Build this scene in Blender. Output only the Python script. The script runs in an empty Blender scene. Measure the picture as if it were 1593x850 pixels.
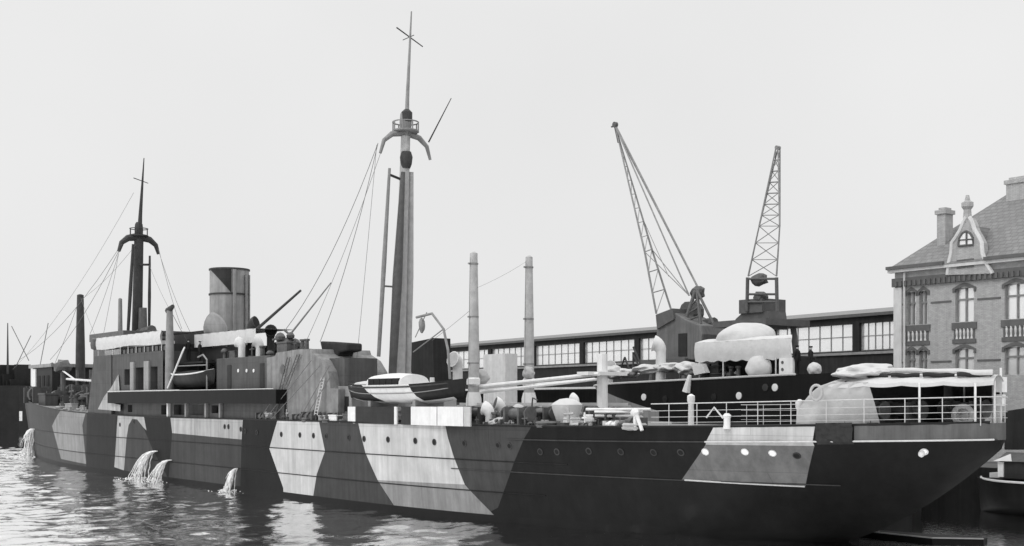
import bpy, bmesh, math, random
from mathutils import Vector, noise as mnoise
random.seed(7)
R = math.radians
SC = bpy.context.scene
C = SC.collection

# ---------------------------------------------------------------- camera, sky, sun, exposure
CAMH, FPX, HOR = 6.7, 1923.0, 625.0          # eye height, focal length and horizon row in photo pixels (1593x850)
cam = bpy.data.cameras.new('camera'); cam_o = bpy.data.objects.new('camera', cam); C.objects.link(cam_o)
cam_o.location = (0, 0, CAMH); cam_o.rotation_euler = (R(90), 0, 0)
cam.sensor_fit = 'HORIZONTAL'; cam.sensor_width = 36.0; cam.lens = 36.0 * FPX / 1593.0
cam.shift_y = (HOR - 425.0) / 1593.0
cam.clip_start = 0.5; cam.clip_end = 12000
SC.camera = cam_o

SUN_EL, SUN_AZ = R(48), R(236)                # azimuth clockwise from +Y: from camera left, behind
w = bpy.data.worlds.new('World'); SC.world = w; w.use_nodes = True
nt = w.node_tree; nt.nodes.clear()
def N(tree, kind, **kw):
    n = tree.nodes.new(kind)
    for k, v in kw.items(): setattr(n, k, v)
    return n
out = N(nt, 'ShaderNodeOutputWorld'); bg = N(nt, 'ShaderNodeBackground'); bg.inputs[1].default_value = 0.1
sky = N(nt, 'ShaderNodeTexSky', sky_type='NISHITA', sun_disc=False, sun_elevation=SUN_EL, sun_rotation=SUN_AZ, dust_density=4.0)
bw = N(nt, 'ShaderNodeRGBToBW'); nt.links.new(sky.outputs[0], bw.inputs[0])
tc = N(nt, 'ShaderNodeTexCoord'); sx = N(nt, 'ShaderNodeSeparateXYZ'); nt.links.new(tc.outputs['Generated'], sx.inputs[0])
mr = N(nt, 'ShaderNodeMapRange'); nt.links.new(sx.outputs[2], mr.inputs[0])   # overcast: brighter towards the zenith
mr.interpolation_type = 'SMOOTHSTEP'; mr.inputs[1].default_value = 0.30; mr.inputs[2].default_value = 0.48; mr.inputs[3].default_value = 7.9; mr.inputs[4].default_value = 15.0
nz = N(nt, 'ShaderNodeTexNoise'); nz.inputs['Scale'].default_value = 2.2; nz.inputs['Detail'].default_value = 4
nt.links.new(tc.outputs['Generated'], nz.inputs[0])
nm = N(nt, 'ShaderNodeMapRange'); nt.links.new(nz.outputs[0], nm.inputs[0]); nm.inputs[3].default_value = 0.90; nm.inputs[4].default_value = 1.10
ml = N(nt, 'ShaderNodeMath', operation='MULTIPLY'); nt.links.new(mr.outputs[0], ml.inputs[0]); nt.links.new(nm.outputs[0], ml.inputs[1])
sm = N(nt, 'ShaderNodeMath', operation='MULTIPLY_ADD'); nt.links.new(bw.outputs[0], sm.inputs[0]); sm.inputs[1].default_value = 0.12
nt.links.new(ml.outputs[0], sm.inputs[2])
nt.links.new(sm.outputs[0], bg.inputs[0]); nt.links.new(bg.outputs[0], out.inputs[0])

sun = bpy.data.lights.new('sun', 'SUN'); sun.energy = 0.7; sun.angle = R(14); sun.color = (1, 1, 1)
sun_o = bpy.data.objects.new('sun', sun); C.objects.link(sun_o)
sv = Vector((math.sin(SUN_AZ) * math.cos(SUN_EL), math.cos(SUN_AZ) * math.cos(SUN_EL), math.sin(SUN_EL)))
sun_o.rotation_euler = sv.to_track_quat('Z', 'Y').to_euler(); sun_o.location = sv * 200
SC.view_settings.view_transform = 'Standard'; SC.view_settings.look = 'None'
SC.view_settings.exposure = 0.0; SC.view_settings.gamma = 1.0; SC.view_settings.use_curve_mapping = False

# ---------------------------------------------------------------- ship frame: s aft along the ship, t towards the camera, z up
TH = R(37); B0 = Vector((-63.9, 165.0, 0))
D = Vector((math.sin(TH), -math.cos(TH), 0)); NN = Vector((-math.cos(TH), -math.sin(TH), 0))
ROTZ = math.atan2(D.y, D.x)
def world(p): return B0 + D * p[0] + NN * p[1] + Vector((0, 0, p[2]))
def st(px, t):
    k = (px - 796.5) / FPX
    return (k * (B0.y + t * NN.y) - B0.x - t * NN.x) / (D.x - k * D.y)
def Q(px, py, t):
    s = st(px, t); y = B0.y + s * D.y + t * NN.y
    return (s, t, CAMH - (py - HOR) / FPX * y)
def toship(X, Y, z):
    v = Vector((X, Y, 0)) - B0
    return (v.dot(D), v.dot(NN), z)

# ---------------------------------------------------------------- materials (a black and white place: greys only)
MATS = {}
def mat(name, v, rough=0.6, amp=0.25, scale=1.5, streak=0.0, metal=0.0, spec=0.4, bump=0.0):
    m = bpy.data.materials.new(name); m.use_nodes = True; t = m.node_tree; b = t.nodes['Principled BSDF']
    b.inputs['Roughness'].default_value = rough; b.inputs['Metallic'].default_value = metal
    b.inputs['Specular IOR Level'].default_value = spec
    co = N(t, 'ShaderNodeTexCoord')
    n1 = N(t, 'ShaderNodeTexNoise'); n1.inputs['Scale'].default_value = scale; n1.inputs['Detail'].default_value = 6; n1.inputs['Roughness'].default_value = 0.65
    t.links.new(co.outputs['Object'], n1.inputs[0])
    m1 = N(t, 'ShaderNodeMapRange'); t.links.new(n1.outputs[0], m1.inputs[0])
    m1.inputs[1].default_value = 0.25; m1.inputs[2].default_value = 0.75
    m1.inputs[3].default_value = 1 - amp; m1.inputs[4].default_value = 1 + amp
    last = m1.outputs[0]
    if streak:                                     # rain and rust streaks running down
        mp = N(t, 'ShaderNodeMapping'); mp.inputs['Scale'].default_value = (1.6, 1.6, 0.09); t.links.new(co.outputs['Object'], mp.inputs[0])
        n2 = N(t, 'ShaderNodeTexNoise'); n2.inputs['Scale'].default_value = 1.3; n2.inputs['Detail'].default_value = 7; n2.inputs['Roughness'].default_value = 0.7
        t.links.new(mp.outputs[0], n2.inputs[0])
        m2 = N(t, 'ShaderNodeMapRange'); t.links.new(n2.outputs[0], m2.inputs[0]); m2.inputs[1].default_value = 0.35; m2.inputs[2].default_value = 0.62
        m2.inputs[3].default_value = 1 - streak; m2.inputs[4].default_value = 1 + 0.25 * streak
        mu = N(t, 'ShaderNodeMath', operation='MULTIPLY'); t.links.new(last, mu.inputs[0]); t.links.new(m2.outputs[0], mu.inputs[1]); last = mu.outputs[0]
    mv = N(t, 'ShaderNodeMath', operation='MULTIPLY'); mv.inputs[1].default_value = v; mv.use_clamp = True
    t.links.new(last, mv.inputs[0]); t.links.new(mv.outputs[0], b.inputs['Base Color'])
    if bump:
        bp = N(t, 'ShaderNodeBump'); bp.inputs['Strength'].default_value = bump; bp.inputs['Distance'].default_value = 0.05
        n3 = N(t, 'ShaderNodeTexNoise'); n3.inputs['Scale'].default_value = scale * 3; n3.inputs['Detail'].default_value = 5
        t.links.new(co.outputs['Object'], n3.inputs[0]); t.links.new(n3.outputs[0], bp.inputs['Height']); t.links.new(bp.outputs[0], b.inputs['Normal'])
    MATS[name] = m
    return m
mat('camo_white', 0.50, 0.55, 0.16, 0.7, 0.22, bump=0.15, spec=0.12)
mat('camo_pale', 0.40, 0.55, 0.16, 0.7, 0.34, bump=0.15, spec=0.12)
mat('camo_mid', 0.17, 0.55, 0.18, 0.7, 0.22, bump=0.15, spec=0.12)
mat('camo_shade_soft', 0.25, 0.55, 0.18, 0.7, 0.25, bump=0.15, spec=0.12)
mat('camo_stern', 0.11, 0.55, 0.22, 0.7, 0.25, bump=0.15, spec=0.12)
mat('camo_grey', 0.05, 0.55, 0.20, 0.7, 0.25, bump=0.15, spec=0.12)
mat('camo_dark', 0.018, 0.5, 0.28, 0.7, 0.3, bump=0.15, spec=0.12)
mat('camo_black', 0.008, 0.5, 0.3, 0.7, 0.3, bump=0.15, spec=0.12)
mat('boot_black', 0.008, 0.5, 0.3, 1.0, spec=0.12)
mat('deck_wood', 0.22, 0.8, 0.25, 2.0)
mat('house_grey', 0.085, 0.6, 0.18, 1.0, 0.25, spec=0.12)
mat('house_after', 0.20, 0.7, 0.30, 1.4, 0.35)
mat('house_dark', 0.035, 0.6, 0.25, 1.2, 0.2, spec=0.12)
mat('house_pale', 0.26, 0.6, 0.16, 1.0, 0.25)
mat('spar_dark', 0.05, 0.55, 0.3, 2.0, spec=0.12)
mat('spar_grey', 0.20, 0.55, 0.25, 2.0)
mat('topmast_grey', 0.22, 0.55, 0.25, 2.0)
mat('boom_grey', 0.075, 0.55, 0.3, 2.0)
mat('spar_pale', 0.36, 0.55, 0.25, 2.0)
mat('funnel_grey', 0.27, 0.55, 0.2, 1.2, 0.3)
mat('white_paint', 0.66, 0.5, 0.1, 2.5, 0.08)
mat('white_canvas', 0.52, 0.9, 0.10, 1.6, bump=0.6)
mat('grey_canvas', 0.42, 0.9, 0.14, 1.6, bump=0.6)
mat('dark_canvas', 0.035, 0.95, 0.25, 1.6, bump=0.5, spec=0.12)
mat('rope', 0.10, 0.9, 0.2, 6)
mat('wire_dark', 0.14, 0.7, 0.2, 6)
mat('rail_white', 0.5, 0.5, 0.18, 6)
mat('machine', 0.09, 0.5, 0.4, 3.0, metal=0.2)
mat('machine_pale', 0.36, 0.6, 0.3, 3.0)
mat('black_hole', 0.008, 0.9, 0.1, 2)
mat('glass_dark', 0.02, 0.12, 0.2, 2, spec=0.6)
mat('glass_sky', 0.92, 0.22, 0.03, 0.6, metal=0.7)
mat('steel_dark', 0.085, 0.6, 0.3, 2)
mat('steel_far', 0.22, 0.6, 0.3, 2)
mat('crane_cab', 0.13, 0.6, 0.25, 0.9, 0.3)
mat('tar_wall', 0.03, 0.8, 0.3, 0.5, 0.3, spec=0.12)
mat('brick', 0.44, 0.85, 0.16, 3.0, 0.12)
mat('stone_pale', 0.6, 0.8, 0.14, 1.5, 0.12)
mat('stone_dark', 0.11, 0.8, 0.25, 1.5)
mat('roof_slate', 0.2, 0.7, 0.22, 2.5)
mat('stone_quay', 0.018, 0.85, 0.35, 0.6, 0.3, spec=0.12)
mat('foam', 0.88, 0.7, 0.08, 4.0, bump=0.8)
mat('cloth_black', 0.02, 0.9, 0.2, 5, spec=0.12)
mat('skin', 0.42, 0.6, 0.08, 5)
mat('far_hull', 0.018, 0.7, 0.4, 0.3, spec=0.12)
mat('cobbles', 0.10, 0.9, 0.35, 0.4)

_t = MATS['foam'].node_tree; _b = _t.nodes['Principled BSDF']      # torn, half see-through water
_n = N(_t, 'ShaderNodeTexNoise'); _n.inputs['Scale'].default_value = 5; _n.inputs['Detail'].default_value = 4; _c = N(_t, 'ShaderNodeTexCoord'); _t.links.new(_c.outputs['Object'], _n.inputs[0])
_m = N(_t, 'ShaderNodeMapRange'); _m.inputs[1].default_value = .35; _m.inputs[2].default_value = .6; _m.inputs[3].default_value = .6; _m.inputs[4].default_value = 1
_t.links.new(_n.outputs[0], _m.inputs[0]); _t.links.new(_m.outputs[0], _b.inputs['Alpha'])
# planked decks, seamed hull plates and bricks get their own lines
def add_lines(name, kind, vec_scale, strength, rot=(0, 0, 0), **kw):
    m = MATS[name]; t = m.node_tree; b = t.nodes['Principled BSDF']
    src = b.inputs['Base Color'].links[0].from_socket
    co = N(t, 'ShaderNodeTexCoord'); mp = N(t, 'ShaderNodeMapping'); mp.inputs['Scale'].default_value = vec_scale; mp.inputs['Rotation'].default_value = rot
    t.links.new(co.outputs['Object'], mp.inputs[0])
    br = N(t, 'ShaderNodeTexBrick'); br.inputs['Color1'].default_value = (1, 1, 1, 1); br.inputs['Color2'].default_value = (1 - strength * .5,) * 3 + (1,)
    br.inputs['Mortar'].default_value = (1 - strength,) * 3 + (1,)
    for k, v in kw.items(): br.inputs[k].default_value = v
    t.links.new(mp.outputs[0], br.inputs[0])
    mx = N(t, 'ShaderNodeMath', operation='MULTIPLY'); t.links.new(src, mx.inputs[0]); t.links.new(br.outputs[0], mx.inputs[1])
    t.links.new(mx.outputs[0], b.inputs['Base Color'])
for nm_ in ('camo_white', 'camo_pale', 'camo_shade_soft', 'camo_mid', 'camo_grey', 'camo_dark'):
    add_lines(nm_, 'brick', (1, 1, 1), 0.26, (R(90), 0, 0), Scale=1.0, **{'Mortar Size': 0.02, 'Brick Width': 6.5, 'Row Height': 1.72, 'Mortar Smooth': 0.3})
for nm_ in ('house_grey', 'house_pale', 'house_dark'):
    add_lines(nm_, 'brick', (1, 1, 1), 0.22, (R(90), 0, 0), Scale=1.0, **{'Mortar Size': 0.02, 'Brick Width': 2.4, 'Row Height': 1.2, 'Mortar Smooth': 0.3})
add_lines('brick', 'brick', (1, 1, 1), 0.35, (R(90), 0, 0), Scale=1.0, **{'Mortar Size': 0.012, 'Brick Width': 0.3, 'Row Height': 0.09})
add_lines('roof_slate', 'brick', (1, 1, 1), 0.35, (R(90), 0, 0), Scale=1.0, **{'Mortar Size': 0.03, 'Brick Width': 0.5, 'Row Height': 0.3})
add_lines('deck_wood', 'brick', (1, 1, 1), 0.4, (0, 0, 0), Scale=1.0, **{'Mortar Size': 0.012, 'Brick Width': 8.0, 'Row Height': 0.15})

# ---------------------------------------------------------------- mesh builder
BASE = {}
class MB:
    def __init__(self): self.bm = bmesh.new()
    def v(self, p): return self.bm.verts.new((p[0], -p[1], p[2]))
    def f(self, vs):
        try: return self.bm.faces.new(vs)
        except ValueError: return None
    def box(self, s0, s1, t0, t1, z0, z1):
        c = [self.v((s, t, z)) for z in (z0, z1) for s, t in ((s0, t0), (s1, t0), (s1, t1), (s0, t1))]
        for q in ((0, 1, 2, 3), (4, 5, 6, 7), (0, 1, 5, 4), (1, 2, 6, 5), (2, 3, 7, 6), (3, 0, 4, 7)): self.f([c[i] for i in q])
        return self
    def bar(self, p, q, r, r2=None, n=8):
        r2 = r if r2 is None else r2
        p, q = Vector(p), Vector(q); a = (q - p)
        if a.length < 1e-6: return self
        a.normalize(); u = a.orthogonal().normalized(); w_ = a.cross(u)
        A = [self.v(p + (u * math.cos(6.28319 * i / n) + w_ * math.sin(6.28319 * i / n)) * r) for i in range(n)]
        Bq = [self.v(q + (u * math.cos(6.28319 * i / n) + w_ * math.sin(6.28319 * i / n)) * r2) for i in range(n)]
        for i in range(n): self.f([A[i], A[(i + 1) % n], Bq[(i + 1) % n], Bq[i]])
        self.f(A[::-1]); self.f(Bq)
        return self
    def tube(self, pts, r, n=6, rs=None):
        pts = [Vector(p) for p in pts]; rings = []
        u = None
        for i, p in enumerate(pts):
            a = (pts[min(i + 1, len(pts) - 1)] - pts[max(i - 1, 0)]).normalized()
            u = a.orthogonal().normalized() if u is None else (u - a * u.dot(a)).normalized()
            w_ = a.cross(u); rr = rs[i] if rs else r
            rings.append([self.v(p + (u * math.cos(6.28319 * k / n) + w_ * math.sin(6.28319 * k / n)) * rr) for k in range(n)])
        for A, Bq in zip(rings, rings[1:]):
            for k in range(n): self.f([A[k], A[(k + 1) % n], Bq[(k + 1) % n], Bq[k]])
        self.f(rings[0][::-1]); self.f(rings[-1])
        return self
    def lathe(self, c, prof, n=16, axis=(0, 0, 1)):
        c = Vector(c); a = Vector(axis).normalized(); u = a.orthogonal().normalized(); w_ = a.cross(u); rings = []
        for r, h in prof:
            rings.append([self.v(c + a * h + (u * math.cos(6.28319 * k / n) + w_ * math.sin(6.28319 * k / n)) * max(r, .002)) for k in range(n)])
        for A, Bq in zip(rings, rings[1:]):
            for k in range(n): self.f([A[k], A[(k + 1) % n], Bq[(k + 1) % n], Bq[k]])
        self.f(rings[0][::-1]); self.f(rings[-1])
        return self
    def prism(self, pts, ext):
        e = Vector(ext); A = [self.v(p) for p in pts]; Bq = [self.v(Vector(p) + e) for p in pts]; n = len(pts)
        self.f(A[::-1]); self.f(Bq)
        for i in range(n): self.f([A[i], A[(i + 1) % n], Bq[(i + 1) % n], Bq[i]])
        return self
    def pxprism(self, pix, t, thick): return self.prism([Q(x, y, t) for x, y in pix], (0, -thick, 0))
    def grid(self, fn, nu, nv, close=False):
        g = [[self.v(fn(i / nu, j / nv)) for j in range(nv + 1)] for i in range(nu + 1)]
        for i in range(nu):
            for j in range(nv): self.f([g[i][j], g[i + 1][j], g[i + 1][j + 1], g[i][j + 1]])
        return self
    def blob(self, c, r, jit=0.15, sub=2, seed=0, flat=None):
        """an uneven lump: canvas covers, heaps, coils"""
        m = bmesh.new(); bmesh.ops.create_icosphere(m, subdivisions=sub, radius=1)
        idx = {}
        for v in m.verts:
            k = 1 + jit * mnoise.noise(v.co * 1.7 + Vector((seed * 3.1, seed * 1.7, 0))) + (.10 * jit * (1 - 2 * abs(mnoise.noise(v.co * 3.7 + Vector((0, seed * 2.3, seed))))) if sub > 2 else 0)
            z = v.co.z * r[2] * k
            if flat is not None: z = max(z, flat)
            idx[v] = self.v((c[0] + v.co.x * r[0] * k, c[1] + v.co.y * r[1] * k, c[2] + z))
        for f in m.faces: self.f([idx[v] for v in f.verts])
        m.free(); return self
    def build(self, name, m, parent=None, smooth=False, mats=None, bevel=0, label=None):
        bm = self.bm
        bmesh.ops.recalc_face_normals(bm, faces=bm.faces)
        root = parent
        while root is not None and root.parent is not None: root = root.parent
        if root is not None and root.name in BASE: off = BASE[root.name]
        else: off = (0, 0, 0)
        if parent is None:
            vs = [v.co for v in bm.verts]
            off = (sum(v.x for v in vs) / len(vs), -sum(v.y for v in vs) / len(vs), min(v.z for v in vs))
        for v in bm.verts: v.co -= Vector((off[0], -off[1], off[2]))
        me = bpy.data.meshes.new(name); bm.to_mesh(me); bm.free()
        o = bpy.data.objects.new(name, me); C.objects.link(o)
        for k in (mats or [m]): me.materials.append(MATS[k])
        if smooth:
            for p in me.polygons: p.use_smooth = True
            try: me.set_sharp_from_angle(angle=R(38))
            except Exception: pass
        if bevel:
            b = o.modifiers.new('bevel', 'BEVEL'); b.width = bevel; b.segments = 2; b.limit_method = 'ANGLE'
        if parent is not None: o.parent = parent
        else:
            o.location = world(off); o.rotation_euler = (0, 0, ROTZ); BASE[o.name] = off
        if label: o['label'] = label
        return o
def tag(o, label=None, cat=None, group=None, kind=None):
    if label: o['label'] = label
    if cat: o['category'] = cat
    if group: o['group'] = group
    if kind: o['kind'] = kind
    return o
def thing(name, label, cat, base, group=None):
    o = bpy.data.objects.new(name, None); C.objects.link(o); o.empty_display_size = .5
    o.location = world(base); o.rotation_euler = (0, 0, ROTZ); BASE[o.name] = tuple(base)
    return tag(o, label, cat, group)
def copy_tree(o, parent=None, loc=None):
    c = o.copy(); C.objects.link(c); c.parent = parent
    for ch in list(o.children): copy_tree(ch, c)
    if loc is not None: c.location = world(loc); BASE[c.name] = tuple(loc)
    return c
def sag(p, q, drop, n=10):
    p, q = Vector(p), Vector(q)
    return [p.lerp(q, i / n) - Vector((0, 0, drop * 4 * (i / n) * (1 - i / n))) for i in range(n + 1)]
def wall_openings(mb, s0, s1, z0, z1, tf, depth, ops):
    """a wall face at t=tf facing the camera side, with real recessed openings (s0,s1,z0,z1)"""
    S = sorted({s0, s1, *[o[0] for o in ops], *[o[1] for o in ops]}); Z = sorted({z0, z1, *[o[2] for o in ops], *[o[3] for o in ops]})
    for a, b in zip(S, S[1:]):
        for c, d in zip(Z, Z[1:]):
            ms, mz = (a + b) / 2, (c + d) / 2
            if any(o[0] < ms < o[1] and o[2] < mz < o[3] for o in ops): continue
            mb.f([mb.v((a, tf, c)), mb.v((b, tf, c)), mb.v((b, tf, d)), mb.v((a, tf, d))])
    for o in ops:
        a, b, c, d = o
        for p, q in (((a, c), (b, c)), ((b, c), (b, d)), ((b, d), (a, d)), ((a, d), (a, c))):
            mb.f([mb.v((p[0], tf, p[1])), mb.v((q[0], tf, q[1])), mb.v((q[0], tf - depth, q[1])), mb.v((p[0], tf - depth, p[1]))])
    bmesh.ops.remove_doubles(mb.bm, verts=mb.bm.verts, dist=0.0005)

# ================================================================ WATER AND QUAY
def axis(lo, hi, step, far):
    a = []; x = lo
    while x < hi: a.append(x); x += step
    left = [lo - 3 * 1.45 ** k for k in range(0, far)][::-1]; right = [hi + 3 * 1.45 ** k for k in range(0, far)]
    return left + a + [hi] + right
def wave_h(x, y):
    f = mnoise.noise
    h = .075 * f(Vector((x * .42 + y * .10, y * .33 - x * .06, 1.3))) + .055 * f(Vector((x * .95 - y * .2, y * .8, 7.7)))
    h += .035 * (1 - 2 * abs(f(Vector((x * 1.5 + y * .3, y * 1.25, 3.1))))) + .02 * f(Vector((x * 3.3, y * 3.0, 5.5)))
    return h
xs = axis(-75, 12, .36, 20); ys = axis(46, 175, .42, 20)
bm = bmesh.new(); gv = []
for x in xs:
    row = []
    for y in ys:
        inside = -80 < x < 15 and 40 < y < 180
        row.append(bm.verts.new((x, y, wave_h(x, y) * 1.5 if inside else 0)))
    gv.append(row)
for i in range(len(xs) - 1):
    for j in range(len(ys) - 1): bm.faces.new((gv[i][j], gv[i + 1][j], gv[i + 1][j + 1], gv[i][j + 1]))
me = bpy.data.meshes.new('water'); bm.to_mesh(me); bm.free()
for p in me.polygons: p.use_smooth = True
wm = bpy.data.materials.new('harbour_water'); wm.use_nodes = True; t = wm.node_tree; b = t.nodes['Principled BSDF']
b.inputs['Base Color'].default_value = (.025, .025, .025, 1); b.inputs['Roughness'].default_value = .04; b.inputs['IOR'].default_value = 7.0
b.inputs['Specular IOR Level'].default_value = 1.0
co = N(t, 'ShaderNodeTexCoord'); bp = N(t, 'ShaderNodeBump'); bp.inputs['Strength'].default_value = .4; bp.inputs['Distance'].default_value = .05
n1 = N(t, 'ShaderNodeTexNoise'); n1.inputs['Scale'].default_value = 2.6; n1.inputs['Detail'].default_value = 5
t.links.new(co.outputs['Object'], n1.inputs[0]); t.links.new(n1.outputs[0], bp.inputs['Height']); t.links.new(bp.outputs[0], b.inputs['Normal'])
me.materials.append(wm); water = bpy.data.objects.new('water', me); C.objects.link(water); tag(water, kind='structure')

QT = -22.5; QZ = 2.4
q = MB().box(-30, 900, -900, QT - .6, QZ - 6, QZ).build('quay', 'cobbles'); tag(q, kind='structure')
q = MB().box(-30, 900, QT - .6, QT, -4, QZ + .12)
q = q.build('quay_wall', 'stone_quay'); tag(q, 'dark stone quay wall behind the moored ships', 'quay wall', kind='structure')

# ================================================================ THE CAMOUFLAGED SHIP
SE = 140.8
def clamp(x, a=0., b=1.): return max(a, min(b, x))
def sheer(s):
    z = 5.38
    if s < 72: z += 2.45 * ((72 - s) / 76) ** 2.0
    if s > 118: z += .36 * ((s - 118) / 21) ** 1.6
    return z
def knuckle(s): return sheer(s) - .70
def fd(s):
    if s < 50: return 9.3 * max(0, 1 - ((50 - s) / 54) ** 1.7) if s > -4 else 0
    if s > 98: return 9.3 * max(0, 1 - ((s - 98) / (SE - 98)) ** 2.4) ** .6
    return 9.3
def fw(s):
    if s < 0: return 0
    if s < 52: return 9.2 * (1 - ((52 - s) / 52) ** 1.6)
    if s > 95: return 9.2 * max(0, 1 - ((s - 95) / 38) ** 2.6)
    return 9.2
def zb(s):
    if s < 0: return -1.0 + (-s) / 4.0 * 8.6
    if s > 126: return -1.0 + 5.7 * ((s - 126) / (SE - 126)) ** 2.2
    return -1.0
def hb(s, z):
    zk = knuckle(s); lo = zb(s)
    if z >= zk: return fd(s)
    if zk - lo < .02: return fd(s)
    fr = clamp((z - lo) / (zk - lo)); a = fw(s)
    return a + (fd(s) - a) * fr ** (.8 if s > 100 else 1.0)
def hullpt(px, py):
    y = 38.0
    while y < 190:
        s, t, z = toship((px - 796.5) / FPX * y, y, CAMH - (py - HOR) / FPX * y)
        if -4 <= s <= SE and z >= zb(s) and t <= hb(s, z): return (s, t, z)
        y += .06
    return Q(px, py, 5)

ship = thing('cargo_ship', 'long cargo ship in dazzle camouflage with two tall masts and one funnel', 'ship', (70, 0, 0))
mb = MB()
st_s = [-3.99, -3.6, -3, -2.2, -1.2, 0] + [1 + i * 1.5 for i in range(28)] + [44 + i * 3 for i in range(20)] + [104 + i * 1.2 for i in range(24)] + [133 + i * .6 for i in range(11)] + [139.5, 139.9, 140.2, 140.45, 140.6, 140.7, 140.76, 140.79]
NV = 9
rows = []
for s in st_s:
    lo = min(zb(s), sheer(s) - .05); zk = max(knuckle(s), lo + .01); zs = sheer(s)
    zl = [lo + (zk - lo) * i / (NV - 1) for i in range(NV)] + [zs]
    rows.append((s, zl))
for sg in (1, -1):
    g = [[mb.v((s, sg * hb(s, z), z)) for z in zl] for s, zl in rows]
    for A, Bq in zip(g, g[1:]):
        for j in range(NV): mb.f([A[j], Bq[j], Bq[j + 1], A[j + 1]])
    if sg == 1: gp = g
    else: gs = g
for i in range(len(rows) - 1):
    mb.f([gp[i][0], gp[i + 1][0], gs[i + 1][0], gs[i][0]])
mb.f(gp[-1] + gs[-1][::-1]); mb.f(gp[0] + gs[0][::-1])
bmesh.ops.remove_doubles(mb.bm, verts=mb.bm.verts, dist=.001)
PATCH = [  # painted camouflage and one patch of painted shade, outlines read off the photograph (pixels), 1 white 2 pale 3 mid 4 grey 5 dark
    (4, [(30, 560), (180, 560), (178, 730), (40, 712)]),
    (5, [(136, 600), (182, 600), (178, 735), (134, 728)]),
    (7, [(100, 632), (136, 626), (128, 662), (134, 722), (95, 714), (81, 663)]),
    (2, [(178, 727), (184, 632), (214, 632), (222, 650), (228, 670), (223, 665), (214, 653), (206, 652), (200, 662), (197, 682), (193, 732)]),
    (4, [(193, 732), (197, 682), (200, 662), (206, 652), (214, 653), (223, 665), (238, 700), (262, 745)]),
    (4, [(268, 674), (376, 684), (374, 766), (262, 745)]),
    (2, [(264, 640), (379, 646), (376, 684), (268, 674)]),
    (4, [(494, 645), (554, 645), (569, 705), (588, 747), (620, 799), (486, 781), (493, 738), (506, 702)]),
    (1, [(436, 645), (494, 645), (506, 702), (493, 738), (486, 779), (446, 773), (419, 698)]),
    (4, [(690, 645), (838, 645), (800, 720), (775, 790), (764, 796), (723, 753), (706, 711)]),
    (7, [(588, 747), (723, 754), (764, 796), (783, 816), (620, 797)]),  # lower end of the white patch: shade of the inturned side painted as grey
    (1, [(554, 645), (690, 645), (706, 711), (723, 754), (588, 747), (569, 705)]),
    (1, [(1122, 650), (1272, 650), (1268, 694), (1098, 692)]),
    (3, [(1098, 692), (1268, 694), (1254, 757), (1060, 747)]),
]
MI = ['camo_black', 'camo_white', 'camo_pale', 'camo_mid', 'camo_grey', 'camo_dark', 'boot_black', 'camo_shade_soft', 'camo_stern']
polys = []
for mi, pts in PATCH:
    pl = []
    for x, y in pts:
        p = hullpt(x, max(y, 600)); zz = p[2]
        if y <= 650: zz = sheer(p[0]) + .6
        pl.append((p[0], zz))
    polys.append((mi, pl))
k0 = hullpt(1330, 672)[0]
polys.append((8, [(k0, knuckle(k0)), (SE + 1, knuckle(SE)), (SE + 1, 8), (k0, 8)]))
def cut(bm, p, q, sr, zr):
    geom = [f for f in bm.faces if sr[0] - 1 <= f.calc_center_median().x <= sr[1] + 1 and zr[0] - .9 <= f.calc_center_median().z <= zr[1] + .9]
    ed = {e for f in geom for e in f.edges}; vs = {v for f in geom for v in f.verts}
    no = Vector((q[1] - p[1], 0, -(q[0] - p[0])))
    if no.length < 1e-5: return
    bmesh.ops.bisect_plane(bm, geom=list(vs) + list(ed) + geom, dist=1e-4, plane_co=(p[0], 0, p[1]), plane_no=no)
for mi, pl in polys:
    for p, q_ in zip(pl, pl[1:] + pl[:1]):
        a, b2 = sorted((p[0], q_[0])); c, d2 = sorted((p[1], q_[1]))
        cut(mb.bm, p, q_, (a, b2), (c, d2))
cut(mb.bm, (-5, .42), (140, .42), (-5, 140), (.42, .42))
def inside(pt, pl):
    r = False; x, y = pt
    for (x0, y0), (x1, y1) in zip(pl, pl[1:] + pl[:1]):
        if (y0 > y) != (y1 > y) and x < (x1 - x0) * (y - y0) / (y1 - y0) + x0: r = not r
    return r
for f in mb.bm.faces:
    c = f.calc_center_median(); f.material_index = 0
    for mi, pl in polys:
        if inside((c.x, c.z), pl): f.material_index = mi
    if c.z < .42: f.material_index = 6
hull = mb.build('hull', None, ship, smooth=True, mats=MI)

def deckpt(s, inset=0.0): return max(0., fd(s) - inset)
mb = MB(); prev = None
for s in [x for x in st_s if x < 140.3]:
    r = (mb.v((s, deckpt(s, .12), sheer(s) - .12)), mb.v((s, -deckpt(s, .12), sheer(s) - .12)))
    if prev: mb.f([prev[0], r[0], r[1], prev[1]])
    prev = r
mb.build('deck', 'deck_wood', ship)
mb = MB()   # plate edge strakes
for off, s0, s1, rr in ((3.45, 20, 121, .035), (1.72, 20, 119, .035)):
    mb.tube([(s, hb(s, off) + .01, off) for s in [s0 + (s1 - s0) * i / 50 for i in range(51)]], rr, 5)
mb.build('plate_seam', 'camo_dark', hull, smooth=True)
mb = MB(); mb.tube([(s, fd(s) + .02, knuckle(s)) for s in [117 + 23.75 * (1 - (1 - i / 60) ** 2) for i in range(61)]], .035, 6)
mb.tube([(s, hb(s, 2.9) + .02, 2.9) for s in [112 + 23 * i / 50 for i in range(50)]], .03, 6)
mb.build('rubbing_strake', 'camo_grey', hull, smooth=True)
pA, pB = hullpt(1066, 747), hullpt(1254, 757)
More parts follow.
